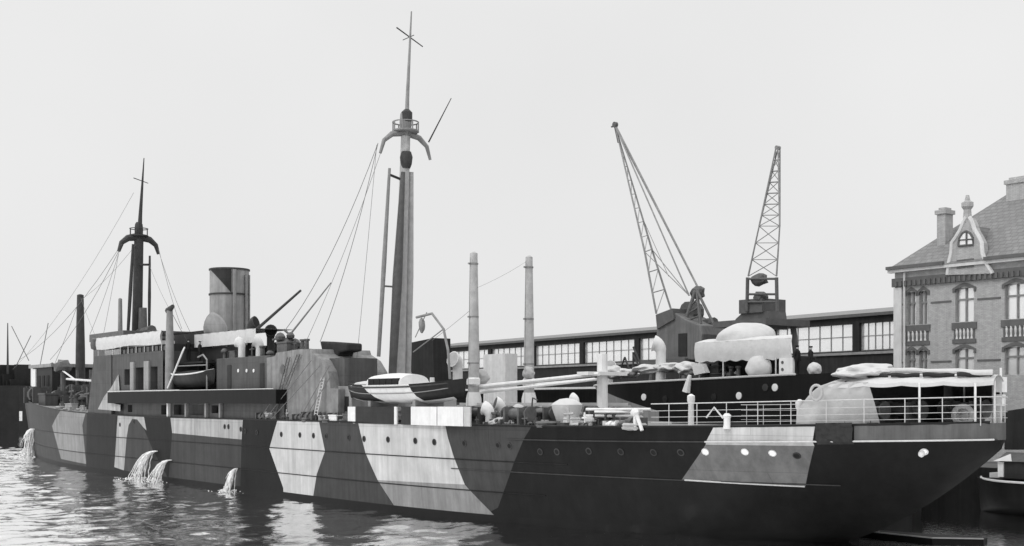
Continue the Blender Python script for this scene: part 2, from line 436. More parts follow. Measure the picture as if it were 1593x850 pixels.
MB().tube([(pA[0] + (pB[0] - pA[0]) * i / 20, hb(pA[0] + (pB[0] - pA[0]) * i / 20, pA[2] + (pB[2] - pA[2]) * i / 20) + .03, pA[2] + (pB[2] - pA[2]) * i / 20) for i in range(21)], .04, 6).build('rubbing_strake', 'rail_white', hull, smooth=True)  # white colour stands for the light caught by this stretch of strake
sk0 = hullpt(1100, 692)[0]
MB().tube([(s, fd(s) + .03, knuckle(s)) for s in [sk0 + (SE - .1 - sk0) * (1 - (1 - i / 40) ** 2) for i in range(41)]], .04, 6).build('rubbing_strake', 'rail_white', hull, smooth=True)
mb = MB(); mb.tube([(s, fd(s) - .02, sheer(s) + .02) for s in [-3.6 + 144.2 * (i / 120) for i in range(121)]], .06, 6)
mb.build('gunwale_bar', 'camo_dark', hull, smooth=True)
# portholes
POR = [(438, 676, 0), (467, 677, 0), (488, 678, 0), (508, 679, 0), (543, 681, 0), (567, 683, 0), (604, 684, 0), (647, 686, 0), (676, 688, 0), (723, 690, 2), (775, 693, 2), (793, 694, 2),
       (841, 703, 2), (867, 703, 2), (917, 702, 2), (966, 703, 2), (1017, 704, 2), (1060, 704, 2), (1098, 703, 1), (1159, 703, 1), (1203, 705, 1), (350, 664, 0), (356, 664, 0), (375, 668, 0), (187, 661, 0), (209, 656, 0),
       (382, 671, 2), (400, 673, 2), (1240, 709, 2), (1438, 703, 1)]
def porthole(px, py, kind):
    s, t, z = hullpt(px, py); e = .05
    n = Vector((-(hb(s + e, z) - hb(s - e, z)) / (2 * e), 1, -(hb(s, z + e) - hb(s, z - e)) / (2 * e))).normalized()
    c = Vector((s, hb(s, z), z))
    m = MB(); m.lathe(c - n * .04, [(.19, 0), (.19, .07), (.135, .075), (.13, .05)], 14, n)
    if kind == 0: nm_ = 'camo_grey'
    elif kind == 1: nm_ = 'white_paint'
    else: nm_ = 'camo_grey'
    o = m.build('porthole', nm_, hull, smooth=True)
    m = MB(); m.lathe(c, [(.15, 0), (.15, .022), (.001, .024)], 12, n); m.build('porthole_glass', 'glass_sky' if kind == 1 else 'black_hole', hull)
for p in POR: porthole(*p)

def gear(s, t, z, h, m, kind, parent=None):
    p = parent or ship; y = random.uniform(0, 1)
    if kind == 0: return MB().lathe((s, t, z), [(h * .22, 0), (h * .18, h * .6), (h * .42, h * .62), (h * .42, h * .78), (h * .2, h), (.02, h * 1.02)], 12).build('mushroom_vent', m, p, smooth=True)
    if kind == 1: return MB().box(s - h * .75, s + h * .75, t - h * .3, t + h * .3, z, z + h * .18).lathe((s - h * .42, t, z + h * .17), [(h * .2, 0), (h * .18, h * .7), (h * .27, h * .75), (h * .27, h * .9)], 10).lathe((s + h * .42, t, z + h * .17), [(h * .2, 0), (h * .18, h * .7), (h * .27, h * .75), (h * .27, h * .9)], 10).build('bollard', m, p, smooth=True)
    if kind == 2: return MB().lathe((s, t, z), [(h * .5, 0), (h * .9, h * .1), (h * .95, h * .25), (h * .85, h * .32), (h * .93, h * .42), (h * .8, h * .55), (h * .45, h * .5), (h * .4, h * .1)], 14).build('rope_coil', m, p, smooth=True)
    if kind == 3: return MB().box(s - h * .9, s + h * .9, t - h * .5, t + h * .5, z, z + h * .85).box(s - h * .96, s + h * .96, t - h * .56, t + h * .56, z + h * .85, z + h).build('deck_locker', m, p, bevel=.02)
    if kind == 4: return MB().bar((s - h, t, z + h * .55), (s + h, t, z + h * .55), h * .34, n=12).box(s - h * 1.05, s - h * .9, t - h * .5, t + h * .5, z, z + h).box(s + h * .9, s + h * 1.05, t - h * .5, t + h * .5, z, z + h).bar((s - h * .3, t, z + h * .55), (s + h * .1, t, z + h * .55), h * .5, n=12).build('capstan', m, p, smooth=True)
    return MB().bar((s, t, z), (s + y * .3 - .15, t, z + h * 1.5), h * .12, h * .08).bar((s - h * .5, t, z + h), (s + h * .5, t, z + h * 1.05), h * .09).box(s - h * .3, s + h * .3, t - h * .3, t + h * .3, z, z + h * .3).build('deck_fitting', m, p)
# ---------------- midships superstructure
mb = MB().box(57, 91.5, 0, 9.55, 6.55, 7.55)
bd = mb.build('boat_deck', 'camo_black', ship, bevel=.03)
mb = MB().bar((57, 9.5, 7.62), (74, 9.5, 7.62), .05).bar((74, 9.5, 7.6), (91, 9.5, 7.6), .03); mb.build('deck_edge_rail', 'rail_white', bd)
ops = [(60.5, 61.6, 5.75, 6.4), (68.5, 70.0, 5.6, 6.4), (71.3, 77.5, 5.6, 6.45), (79, 80.5, 5.8, 6.4)]
mb = MB(); wall_openings(mb, 57, 91.5, sheer(80) - .15, 6.55, 8.9, .5, ops)
mb.box(57, 91.5, 0.5, 8.3, 5.2, 6.54); sh_ = mb.build('shelter_deck_wall', 'house_grey', ship)
for a in (70.35, 74.2, 78.2, 80.9): MB().box(a, a + .28, 8.92, 9.15, 5.35, 6.55).build('stanchion', 'white_paint' if a < 71 else 'house_pale', sh_)

# bridge house, slanted forward edge
mb = MB()
ops = [(63.0, 65.3, 7.75, 9.7), (66.6, 68.2, 7.75, 9.7), (60.2, 61.8, 8.2, 9.6)]
mb.prism([(50.4, 9.2, 5.5), (57.0, 9.2, 5.5), (57.0, 9.2, 11), (52.2, 9.2, 11), (51.5, 9.2, 9)], (0, -12.4, 0))
wall_openings(mb, 57.0, 69.4, 7.55, 11, 9.1, .7, ops)
mb.box(57.0, 69.4, -3, 8.4, 7.55, 10.99)
br = mb.build('bridge_house', 'house_grey', ship)
mb = MB().pxprism([(184, 583), (186, 612), (177, 612), (177, 628), (187, 630), (187, 640), (152, 637), (162, 617), (173, 603)], 9.235, .03); mb.build('camouflage_panel', 'camo_pale', br)
for a, c in ((65.35, 66.5), (62.0, 62.9)): MB().box(a, c, 9.1, 9.25, 7.6, 10.2).build('pillar', 'house_pale', br)
mb = MB().box(53.0, 69.0, -2, 8.3, 11, 11.62); wh = mb.build('wheelhouse', 'house_dark', ship)
for i in range(11): MB().box(57.6 + i * 1.0, 58.3 + i * 1.0, 8.29, 8.34, 11.1, 11.52).build('window', 'glass_dark', wh)
MB().box(53.2, 57.2, 8.32, 8.5, 11.05, 11.55).build('name_board', 'white_paint', wh)
def dodger(u, v): return (52.8 + 16.4 * u, 9.15 + .05 * math.sin(u * 60) + .12 * math.sin(v * 3.1), 11.62 + 1.08 * v - .07 * math.sin(u * 9) * (1 - v))
mb = MB().grid(dodger, 90, 5); mb.grid(lambda u, v: (52.8 + 1.2 * math.sin(v * 3.14) * 0, 9.15 - 12 * u, 11.62 + 1.08 * v), 10, 2)
mb.grid(lambda u, v: (52.8 + 16.4 * u, 5.5 + 3.65 * v, 12.68), 3, 3)
dg = mb.build('canvas_dodger', 'white_canvas', wh, smooth=True)
for i in range(9): MB().bar((53 + i * 2, 9.05, 11), (53 + i * 2, 9.05, 12.75), .04).build('stanchion', 'rail_white', wh)
MB().lathe((52.6, 9.3, 11.6), [(.05, 0), (.3, .1), (.36, .5), (.3, 1), (.05, 1.15)], 12).build('signal_lamp', 'machine', wh, smooth=True)
mb = MB().box(69.6, 79, 1, 6, 7.55, 11.2); ah = mb.build('chart_house', 'house_dark', ship)
def dod2(u, v): return (69.6 + 12 * u, 6.4 + .05 * math.sin(u * 44), 11.3 + 1.1 * v)
MB().grid(dod2, 50, 4).grid(lambda u, v: (69.6 + 12 * u, 6.4 - 3.4 * v, 12.4), 2, 2).build('canvas_dodger', 'white_canvas', ah, smooth=True)
a, c = Q(272, 527, 3), Q(326, 513, 3); MB().box(a[0], c[0], 1.0, 3, 12.0, c[2]).build('upper_bridge', 'house_dark', ah)
for i in range(5): MB().box(70.4 + i * 1.7, 71.2 + i * 1.7, 5.99, 6.06, 9.3, 10.2).build('window', 'glass_dark', ah)
mb = MB().box(79, 88.4, 3.5, 8.5, 7.56, 10.05); h2 = mb.build('engine_casing', 'house_grey', ship, bevel=.05)
for px in (371, 384, 395): s, t, z = Q(px, 577, 8.5); MB().lathe((s, 8.49, z), [(.14, 0), (.14, .05), (.1, .06)], 10, (0, 1, 0)).build('porthole', 'white_paint', h2)
for px in (357, 408): s, t, z = Q(px, 595, 8.5); MB().box(s - .35, s + .35, 8.49, 8.54, 7.7, 9.5).build('door', 'house_dark', h2)
# pale after house with sloping top
mb = MB().pxprism([(415, 557), (428, 554), (430, 549), (462, 544), (484, 543), (486, 550), (500, 560), (510, 578), (514, 604), (526, 606), (526, 656), (415, 656)], 8.7, 4.6)
h3 = mb.build('after_house', 'house_after', ship)
MB().pxprism([(526, 601), (546, 601), (548, 655), (527, 655)], 8.2, 3.5).build('screen_wall', 'house_pale', h3)
mb = MB().pxprism([(526, 617), (542, 617), (542, 640), (527, 640)], 8.23, .02); mb.build('doorway', 'black_hole', h3)
s, t, z = Q(440, 575, 8.7); MB().lathe((s, 8.7, z), [(.35, 0), (.35, .05), (.2, .06)], 14, (0, 1, 0)).build('porthole', 'machine', h3)
MB().box(Q(512, 570, 8)[0], Q(536, 570, 8)[0], 5.5, 8, 7.6, 9.6).build('gun_platform_base', 'house_grey', h3)
mb = MB().pxprism([(497, 531), (540, 534), (540, 546), (527, 549), (524, 560), (530, 572), (512, 572), (512, 556), (500, 545)], 7.0, 1.2)
mb.build('covered_gun', 'dark_canvas', ship, bevel=.12)
for i, (px, py, r) in enumerate([(436, 524, .4), (444, 534, .5), (452, 522, .32), (459, 534, .45), (466, 543, .36), (448, 545, .5), (430, 540, .5), (472, 537, .3)]):
    s, t, z = Q(px, py, 6 - .4 * i); MB().lathe((s, t, 8.2), [(.1, 0), (.08, z - 8.2 - r), (r * .9, z - 8.2 - r * .6), (r, z - 8.2), (r * .6, z - 8.2 + r * .6), (.05, z - 8.2 + r * .8)], 9).bar((s, t, z), (s - r * 1.6, t + .3, z + r * (i % 3 - .6)), .09).build('light_gun', 'machine', ship, smooth=True)

def cowl(name, s, t, z0, h, r, yaw, m, parent, mouth='black_hole'):
    """ship's ventilator: trunk, bent hood with a flared open mouth"""
    d_ = Vector((math.cos(yaw), math.sin(yaw), 0)); c = Vector((s, t, z0))
    pts = [c, c + Vector((0, 0, h * .72))] ; rs = [r * .62, r * .6]
    for k in range(1, 7):
        a = k / 6 * R(82)
        pts.append(c + Vector((0, 0, h * .72)) + d_ * (r * 1.0 * (1 - math.cos(a))) + Vector((0, 0, r * 1.1 * math.sin(a)))); rs.append(r * (.62 + .38 * k / 6))
    o = MB().tube(pts, r, 14, rs).build(name, m, parent, smooth=True)
    e = pts[-1]; n = (pts[-1] - pts[-2]).normalized()
    MB().lathe(e, [(r * .86, 0), (r * .86, .015), (.001, .02)], 14, n).build('mouth', mouth, o)
    return o
def vent(px, ytop, ybot, t, r, yaw, m, mouth='black_hole'):
    s, _, z1 = Q(px, ytop, t); z0 = Q(px, ybot, t)[2]
    return cowl('ventilator', s, t, z0, max(.6, z1 - z0 - r * 1.2 + (z1 - z0) * .0), r, yaw, m, ship, mouth)
vent(342, 488, 560, 5.0, 1.05, 2.5, 'house_pale', 'machine')
vent(391, 482, 560, 3.0, .55, -.6, 'spar_dark')
vent(421, 502, 555, 4.5, .5, .4, 'spar_dark')
vent(376, 524, 560, 7.0, .45, 2.6, 'white_paint', 'grey_canvas')
vent(404, 522, 560, 6.5, .5, 2.2, 'white_paint', 'grey_canvas')
vent(544, 545, 605, 5.0, .6, 1.0, 'white_paint', 'grey_canvas')

# funnel
sf = st(357, 0); zf = Q(357, 419, 0)[2]
mb = MB().lathe((sf, 0, 9.5), [(1.82, 0), (1.80, zf - 9.5 - .05), (1.84, zf - 9.5), (1.7, zf - 9.5), (1.68, zf - 12)], 36); fu = mb.build('funnel', 'funnel_grey', ship, smooth=True)
MB().lathe((sf, 0, zf - 12.2 + 9.4), [(1.66, 0), (1.66, .02)], 24).build('flue', 'black_hole', fu)
zb2 = Q(357, 459, 0)[2]
mb = MB().lathe((sf, 0, zb2), [(1.81, -.07), (1.9, -.07), (1.9, .07), (1.81, .07)], 36); mb.build('funnel_band', 'spar_dark', fu); mb = MB().lathe((sf, 0, zf - .12), [(1.82, -.04), (1.88, -.04), (1.88, .1), (1.82, .1)], 36); mb.build('funnel_band', 'spar_dark', fu)
def ang(px):  # point on the funnel's camera side
    x = (px - 357) / 30.0; a = math.asin(clamp(x, -.98, .98)); dv = Vector((world((sf, 0, 0)))); vw = Vector((-dv.x, -dv.y, 0)).normalized(); rt = Vector((-vw.y, vw.x, 0)) * 1
    wv = vw * math.cos(a) + Vector((vw.y, -vw.x, 0)) * -math.sin(a)
    return wv.dot(D), wv.dot(NN)
for px, r in ((364, .17), (380, .14), (384, .1)):
    a, b2 = ang(px); MB().bar((sf + a * 1.98, b2 * 1.98, 9.8), (sf + a * 1.98, b2 * 1.98, zf - (.2 if px < 370 else .6)), r).build('steam_pipe', 'spar_grey', fu, smooth=True)
mb = MB()  # camouflage wedge painted over the funnel's top
for i in range(12):
    p0, p1 = 328.5 + i * 2.6, 328.5 + (i + 1) * 2.6
    def hgt(p): return 423 + clamp((p - 328) / 30) * 44
    a, c = ang(p0), ang(p1); z0 = zf - .15
    mb.f([mb.v((sf + a[0] * 1.845, a[1] * 1.845, z0)), mb.v((sf + c[0] * 1.845, c[1] * 1.845, z0)),
          mb.v((sf + c[0] * 1.835, c[1] * 1.835, z0 - 2.2 * (i + 1) / 12)), mb.v((sf + a[0] * 1.835, a[1] * 1.835, z0 - 2.2 * i / 12))])
mb.build('painted_wedge', 'house_dark', fu)

# masts
def rig_mast(name, px0, py0, px1, py1, pxt, pyt, r0, r1, m, mt):
    a = Vector(Q(px0, py0, 0)); z1 = Q(px1, py1, 0); z2 = Q(pxt, pyt, 0)
    dirv = Vector(z1) - a; base = a - dirv * ((a.z - 5.3) / dirv.z)
    mo = MB().bar(base, z1, r0, r1, 14).build(name, m, ship, smooth=True)
    MB().tube([Vector(z1) - dirv * .02 + Vector((.12, 0, 0)), Vector(z1).lerp(Vector(z2), .3), z2], r1 * .5, 8, [r1 * .62, r1 * .42, .05]).build('topmast', mt, mo, smooth=True)
    return mo, Vector(z1), Vector(z2)
mm, mtop, mtip = rig_mast('mainmast', 620, 580, 631, 212, 640, 18, .52, .34, 'spar_pale', 'topmast_grey')
fm, ftop, ftip = rig_mast('foremast', 213, 522, 216, 372, 224, 246, .62, .5, 'spar_dark', 'spar_dark')
def crosstree(mo, top, wid, r, m, railh):
    pts = [top + Vector((0, wid * x, zz)) for x, zz in ((-1, -1.5), (-.86, -.55), (-.55, .0), (0, .25), (.55, .0), (.86, -.55), (1, -1.5))]
    MB().tube(pts, r, 8, [r * .5, r * .75, r, r * 1.3, r, r * .75, r * .5]).build('crosstree', m, mo, smooth=True)
    mb = MB().lathe(top + Vector((0, 0, .25)), [(.9, 0), (1.0, .05), (1.0, .14), (.9, .18)], 16)
    for k in range(8): a = k * .785; mb.bar(top + Vector((.95 * math.cos(a), .95 * math.sin(a), .3)), top + Vector((.95 * math.cos(a), .95 * math.sin(a), railh)), .05)
    mb.tube([top + Vector((.95 * math.cos(k * .3927), .95 * math.sin(k * .3927), railh)) for k in range(17)], .05)
    mb.build('lookout_platform', m, mo)
    mb = MB().lathe(top + Vector((0, 0, .5)), [(.42, 0), (.46, .5), (.40, 1.1), (.28, 1.3)], 12); mb.build('mast_cap', m, mo, smooth=True)
crosstree(mm, mtop, 2.15, .21, 'spar_grey', 1.0)
crosstree(fm, ftop, 2.2, .36, 'spar_dark', 1.1)
y0 = Vector(Q(637, 58, 0)); MB().bar(y0 + Vector((0, 1.1, .5)), y0 + Vector((0, -1.15, -.5)), .05, .04).bar(y0 + Vector((-.9, 0, 0)), y0 + Vector((.6, 0, 0)), .03).build('yard', 'spar_dark', mm)
y0 = Vector(Q(222, 283, 0)); MB().bar(y0 + Vector((0, 1.0, .3)), y0 + Vector((0, -.6, -.1)), .05, .04).build('yard', 'spar_dark', fm)
MB().bar(mtop + Vector((0, -2.0, -.2)), Vector(Q(702, 153, -3)), .06, .03).build('signal_spar', 'spar_dark', mm)
MB().lathe(Vector(Q(632, 262, 0)), [(.3, 0), (.42, .3), (.48, .8), (.36, 1.2)], 12).build('mast_band', 'spar_dark', mm, smooth=True)
MB().lathe(Vector(Q(633, 192, 0)), [(.2, 0), (.4, .2), (.4, .8), (.2, 1.0)], 10).build('mast_band', 'spar_dark', mm, smooth=True)
# derrick booms stowed up and down the masts
def boom(mo, p, q, r0, r1, m, name='derrick_boom'): return MB().tube([p, Vector(p).lerp(Vector(q), .5), q], r0, 10, [r0 * .8, r0, r1]).build(name, m, mo, smooth=True)
boom(mm, Q(610, 592, 1.2), Q(627, 268, .6), .36, .16, 'boom_grey')
boom(mm, Q(634, 592, -.9), Q(640, 268, -.5), .3, .16, 'spar_pale')
boom(mm, Q(589, 555, 2.2), Q(606, 262, 1.5), .17, .1, 'spar_grey')
boom(fm, Q(199, 520, 1.2), Q(207, 380, 1.0), .2, .13, 'spar_dark')
boom(fm, Q(232, 522, -1.2), Q(233, 398, -1.0), .17, .11, 'spar_dark')
MB().bar(Q(606, 272, 1.5), Q(628, 281, 0), .1).build('bracket', 'spar_dark', mm)
MB().bar(Q(594, 445, 2), Q(622, 447, 0), .07).build('bracket', 'spar_grey', mm)
MB().bar(Q(219, 412, 0), Q(233, 412, -1.1), .12).build('bracket', 'spar_dark', fm)
for i in range(5):
    s, t, z = Q(196 + i * 13, 522, 1.5 - i * .8); gear(s, t, 8.5, z - 8.3, 'machine', (0, 3, 5, 0, 3)[i], fm)
mb = MB().box(89.5, 95.5, -3, 3, 5.3, 7.0); mh = mb.build('mast_house', 'house_pale', mm, bevel=.05)
mb = MB().box(35.5, 41.5, -3, 3, 6.0, 8.5).build('mast_house', 'house_grey', fm, bevel=.05)
# kingposts
def kingpost(px, ytop, t, r, m, z0=5.3, cap=True):
    s, _, z = Q(px, ytop, t)
    o = MB().lathe((s, t, z0), [(r * 1.1, 0), (r, (z - z0) * .5), (r * .72, z - z0 - .1), (r * .3, z - z0)], 14).build('kingpost', m, ship, smooth=True)
    return o, (s, t, z)
k1, kp1 = kingpost(737, 392, 2.3, .34, 'spar_pale'); k2, kp2 = kingpost(823, 398, -2.3, .33, 'spar_pale')
for o, p in ((k1, kp1), (k2, kp2)):
    MB().lathe((p[0], p[1], 5.3), [(.5, 0), (.5, 1.6), (.4, 2.0)], 14).build('winch_pedestal', 'white_paint', o, smooth=True)
    MB().lathe((p[0], p[1], 7.7), [(.36, 0), (.42, .1), (.42, .45), (.36, .55)], 12).box(p[0] - .1, p[0] + .7, p[1] + .2, p[1] + .5, 7.8, 8.15).build('gooseneck', 'white_paint', o)
for o, p in ((k1, kp1), (k2, kp2)):
    for f_ in (.35, .62, .93):
        zz = 5.3 + (p[2] - 5.3) * f_; rr = .34 * (1 - .28 * f_) + .015
        MB().lathe((p[0], p[1], zz), [(rr, -.06), (rr + .03, -.05), (rr + .03, .05), (rr, .06)], 14).box(p[0] - .06, p[0] + .06, p[1] + rr, p[1] + rr + .16, zz - .05, zz + .05).build('band', 'spar_grey', o)
    MB().tube(sag((p[0] + .1, p[1] + .35, p[2] - .4), (p[0] + 1.6, p[1] + 1.6, 5.6), .1), .014, 4).build('halyard', 'wire_dark', o)
k3, kp3 = kingpost(264, 482, 9.0, .36, 'spar_grey', 7.55); MB().bar((kp3[0] - .3, 9, kp3[2] - .1), (kp3[0] + .7, 9, kp3[2] + .25), .3, .16).build('cap', 'spar_dark', k3)
k4, kp4 = kingpost(125, 458, 0, .55, 'spar_dark', 6.5); k5, kp5 = kingpost(187, 464, 2, .28, 'spar_grey', 6)
for i in range(6): s, t, z = Q(107 + i * 7, 590, 1.0 - .3 * i); gear(s, t, 6.6, 1.6 + .5 * (i % 3), 'machine', (0, 4, 5)[i % 3])
# stowed derrick booms, kingposts towards the stern
for (a, b2, c, d2, t, r) in ((742, 603, 932, 582, 2.0, .16), (744, 611, 932, 590, 1.0, .11), (826, 600, 925, 590, -2.3, .12)):
    MB().bar(Q(a, b2, t), Q(c, d2, t), r, r * .7).build('derrick_boom', 'white_paint', ship, smooth=True)
s, t, z = Q(937, 575, 1.0); MB().bar((s, t, 5.3), (s, t, z + .9), .32, .3).box(s - .5, s + .5, t - 1.5, t + 1.5, z - .35, z - .15).build('boom_crutch', 'white_paint', ship)
MB().bar(Q(468, 452, 3), Q(400, 512, 5), .09, .13).build('derrick_boom', 'spar_dark', ship); MB().bar(Q(515, 440, 2), Q(436, 540, 5), .05, .09).build('derrick_boom', 'spar_grey', ship)
# davit with block beside the mainmast
mb = MB().tube([Q(700, 590, 4), Q(697, 545, 4), Q(690, 512, 4), Q(672, 488, 4), Q(648, 494, 4)], .09).bar(Q(690, 512, 4), Q(643, 548, 4), .04); mb.blob(Q(656, 507, 4), (.25, .2, .5), .3, 2, 5); mb.bar(Q(664, 486, 4), Q(646, 525, 4), .03)
mb.build('davit', 'spar_grey', ship)

# rigging
def wire(a, b2, ta, tb, drop=.0, r=.028): MB().tube(sag(Q(a[0], a[1], ta), Q(b2[0], b2[1], tb), drop), r * .85, 5).build('stay', 'wire_dark', ship)
wire((588, 223), (498, 532), 2.3, 8.5, .9); wire((588, 223), (442, 516), 2.2, 7, 1.2); wire((600, 215), (470, 545), 1.8, 8.5, .6, .02)
wire((586, 226), (552, 590), 2.3, 6, .2, .02); pass
wire((247, 388), (283, 512), -2, -1, .5); wire((246, 388), (300, 525), -2, 1, .6); wire((187, 386), (140, 520), 2.1, 4, .4, .025); wire((190, 380), (78, 560), 2, 2, 1.0, .03); wire((188, 382), (30, 560), 2, 0, 1.5, .03)
wire((208, 300), (20, 575), 0, 0, 1.5, .02); wire((186, 386), (160, 525), 2.1, 7, .2, .025); wire((212, 380), (120, 470), 1, 0, .6, .02); wire((125, 462), (70, 600), 0, 2, .4, .03); wire((125, 462), (165, 560), 0, 4, .3, .02)
wire((737, 478), (672, 530), 2.3, 3, .05, .014); wire((822, 405), (742, 448), -2.3, 2.3, .1, .010)
wire((265, 482), (310, 560), 9, 5, .2, .025); wire((265, 484), (232, 412), 9, -1, .2, .02)
for i in range(3): wire((470 + i * 14, 553 + i * 8), (404 + i * 9, 652), 8.9, 9.3, 0, .03)
for i in range(2): wire((512 + i * 7, 570 + i * 8), (468 + i * 8, 648), 8.9, 9.3, 0, .03)
for k, (x0, y0, x1, y1, n_) in enumerate(((500, 588, 489, 646, 12), (447, 556, 424, 648, 18), (462, 552, 444, 600, 10))):   # ladders up the house side
    m = MB(); p, q_ = Vector(Q(x0, y0, 8.85)), Vector(Q(x1, y1, 9.15)); dx = Vector((.42, 0, 0))
    m.bar(p, q_, .035).bar(p + dx, q_ + dx, .035)
    for i in range(n_): m.bar(p.lerp(q_, (i + .5) / n_), p.lerp(q_, (i + .5) / n_) + dx, .022, n=5)
    m.build('ladder', 'rail_white' if k == 0 else 'machine', ship)
for i, (px, py, h) in enumerate([(420, 557, .7), (447, 548, .9), (458, 545, .6), (474, 543, .8), (494, 556, .7), (350, 555, .8), (366, 555, .6), (392, 555, .7), (405, 555, .9)]):
    s, t, z = Q(px, py, 6.5); gear(s, t, z - .15, h, 'machine', (0, 3, 5, 1, 4)[i % 5])
# boats: builder shared by the launch and the lifeboat
def boat_hull(mb, s0, s1, tc, z0, h, w2, rise=.35, n=18, sh=.28):
    def half(u): return w2 * max(0., 1 - abs(2 * u - 1) ** 2.6) ** .75
    rows_ = []
    for i in range(n + 1):
        u = i / n; s = s0 + (s1 - s0) * u; ends = abs(2 * u - 1) ** 3; row = []
        for k in range(9):
            a = -1 + k / 4; hw = half(u) * (1 - (1 - abs(a)) ** 2.2) if a else 0
            z = z0 + h * rise * ends + (h + h * sh * ends - h * rise * ends) * abs(a) ** 1.5
            row.append(mb.v((s + (.25 * (abs(a)) * (1 if u > .5 else -1) * ends), tc + math.copysign(hw, a), z)))
        rows_.append(row)
    for A, Bq in zip(rows_, rows_[1:]):
        for k in range(8): mb.f([A[k], A[k + 1], Bq[k + 1], Bq[k]])
    for i in range(n): mb.f([rows_[i][0], rows_[i + 1][0], rows_[i + 1][8], rows_[i][8]])
    return rows_
la, lb = st(546, 8.3), st(722, 8.3); lz = 6.55
ml_ = thing('motor_launch', 'white motor launch with dark painted ends and small cabin, stowed beside the mainmast', 'motor boat', ((la + lb) / 2, 8.3, lz))
mb = MB(); boat_hull(mb, la, lb, 8.3, lz, 1.15, 1.5)
LP = [(la - .5 + .3, 6), (la + (lb - la) * .26, 9), (la + (lb - la) * .42, 6)]
def lcut(p, q_): cut(mb.bm, p, q_, (min(p[0], q_[0]) - 2, max(p[0], q_[0]) + 2), (4, 10))
c1 = ((la + (lb - la) * .27, 7.9), (la + (lb - la) * .46, 6.4)); c2 = ((la + (lb - la) * .72, 7.4), (la + (lb - la) * .72, 6.3))
lcut(*c1); cut(mb.bm, (la + (lb - la) * .70, 8), (la + (lb - la) * .78, 6), (lb - 5, lb + 1), (5, 9))
for f in mb.bm.faces:
    c = f.calc_center_median(); u = (c.x - la) / (lb - la); e = .27 + .19 * (7.9 - c.z) / 1.5
    f.material_index = 1 if (u < e or u > .70 + .08 * (8 - c.z) / 2) and f.normal.z < .9 else 0
mb.build('hull', None, ml_, smooth=True, mats=['white_paint', 'camo_dark'])
MB().tube([(la + (lb - la) * u, 8.3 + 1.52 * max(0, 1 - abs(2 * u - 1) ** 2.6) ** .75, lz + 1.0 + .3 * abs(2 * u - 1) ** 3) for u in [i / 24 for i in range(25)]], .05).build('rubbing_strake', 'spar_dark', ml_)
c0, c1_ = st(592, 8.3), st(645, 8.3)
def cab(u, v):
    a = v * math.pi; s = c0 + (c1_ - c0) * u
    return (s, 8.3 + 1.05 * math.cos(a), lz + 1.05 + (.74 + .10 * math.sin(u * math.pi)) * abs(math.sin(a)) ** .6)
cbm = MB().grid(cab, 8, 14)
for u in (0, 1): cbm.f([cbm.v(cab(u, j / 14)) for j in range(15)])
bmesh.ops.remove_doubles(cbm.bm, verts=cbm.bm.verts, dist=.001)
cb = cbm.build('cabin', 'white_paint', ml_, smooth=True)
MB().tube([(la + (lb - la) * u, 8.3 + 1.42 * max(0, 1 - abs(2 * u - 1) ** 2.6) ** .75, lz + .62 + .45 * abs(2 * u - 1) ** 3) for u in [.06 + .88 * i / 24 for i in range(25)]], .03).build('rubbing_strake', 'spar_grey', ml_)
for i in range(5): a = c0 + .3 + i * (c1_ - c0 - .4) / 5; MB().box(a, a + (c1_ - c0) / 5 - .14, 9.22, 9.38, lz + 1.15, lz + 1.55).build('window', 'black_hole', cb)
MB().blob(((la + c0) / 2 + .4, 8.3, lz + 1.15), ((c0 - la) / 2 - .4, 1.1, .3), .2, 3, 2).build('canvas_cover', 'white_canvas', ml_)
MB().blob(((lb + c1_) / 2 - .2, 8.3, lz + 1.1), ((lb - c1_) / 2 - .5, 1.0, .22), .2, 3, 4).build('canvas_cover', 'grey_canvas', ml_)
for u in (.3, .7): a = la + (lb - la) * u; MB().box(a - .15, a + .15, 7.2, 9.2, 5.3, 6.75).build('boat_chock', 'spar_grey', ship)
la2, lb2 = st(272, 8.2), st(333, 8.2)
lb_ = thing('lifeboat', 'dark lifeboat under davits on the boat deck just aft of the bridge', 'lifeboat', ((la2 + lb2) / 2, 8.2, 7.7))
mb = MB(); boat_hull(mb, la2, lb2, 8.2, 7.7, 1.25, 1.15); mb.build('hull', 'house_dark', lb_, smooth=True)
MB().tube([(la2 + (lb2 - la2) * u, 8.2 + 1.17 * max(0, 1 - abs(2 * u - 1) ** 2.6) ** .75, 7.7 + 1.2 + .35 * abs(2 * u - 1) ** 3) for u in [i / 20 for i in range(21)]], .06).build('gunwale', 'white_paint', lb_)
MB().blob(((la2 + lb2) / 2, 8.2, 8.9), ((lb2 - la2) / 2 - .3, 1.0, .35), .15, 3, 8).build('canvas_cover', 'dark_canvas', lb_)
MB().bar(Q(261, 604, 9.4), Q(285, 545, 9.4), .08).bar(Q(285, 545, 9.4), Q(287, 541, 8.2), .07).build('davit', 'white_paint', ship)
MB().tube([Q(322, 606, 8.6), Q(322, 560, 8.6), Q(316, 552, 8.6), Q(308, 556, 8.6)], .07).bar(Q(274, 570, 8.6), Q(322, 568, 8.6), .05).build('davit', 'spar_grey', ship)

# white bulwark screens alongside the launch
def bul(px0, px1, y0, y1, m, t=9.28): a, c = Q(px0, y1, t), Q(px1, y1, t); zt = Q((px0 + px1) / 2, y0, t)[2]; return MB().box(a[0], c[0], t - .1, t, sheer(a[0]) - .05, zt).build('bulwark_screen', m, ship)
for a, c, m in ((541, 552.5, 'white_paint'), (553.5, 612, 'house_dark'), (613, 617, 'white_paint'), (624, 638, 'house_dark'), (639, 679, 'white_paint'), (680.5, 720, 'white_paint'), (722, 731, 'grey_canvas')): bul(a, c, 633, 656, m)
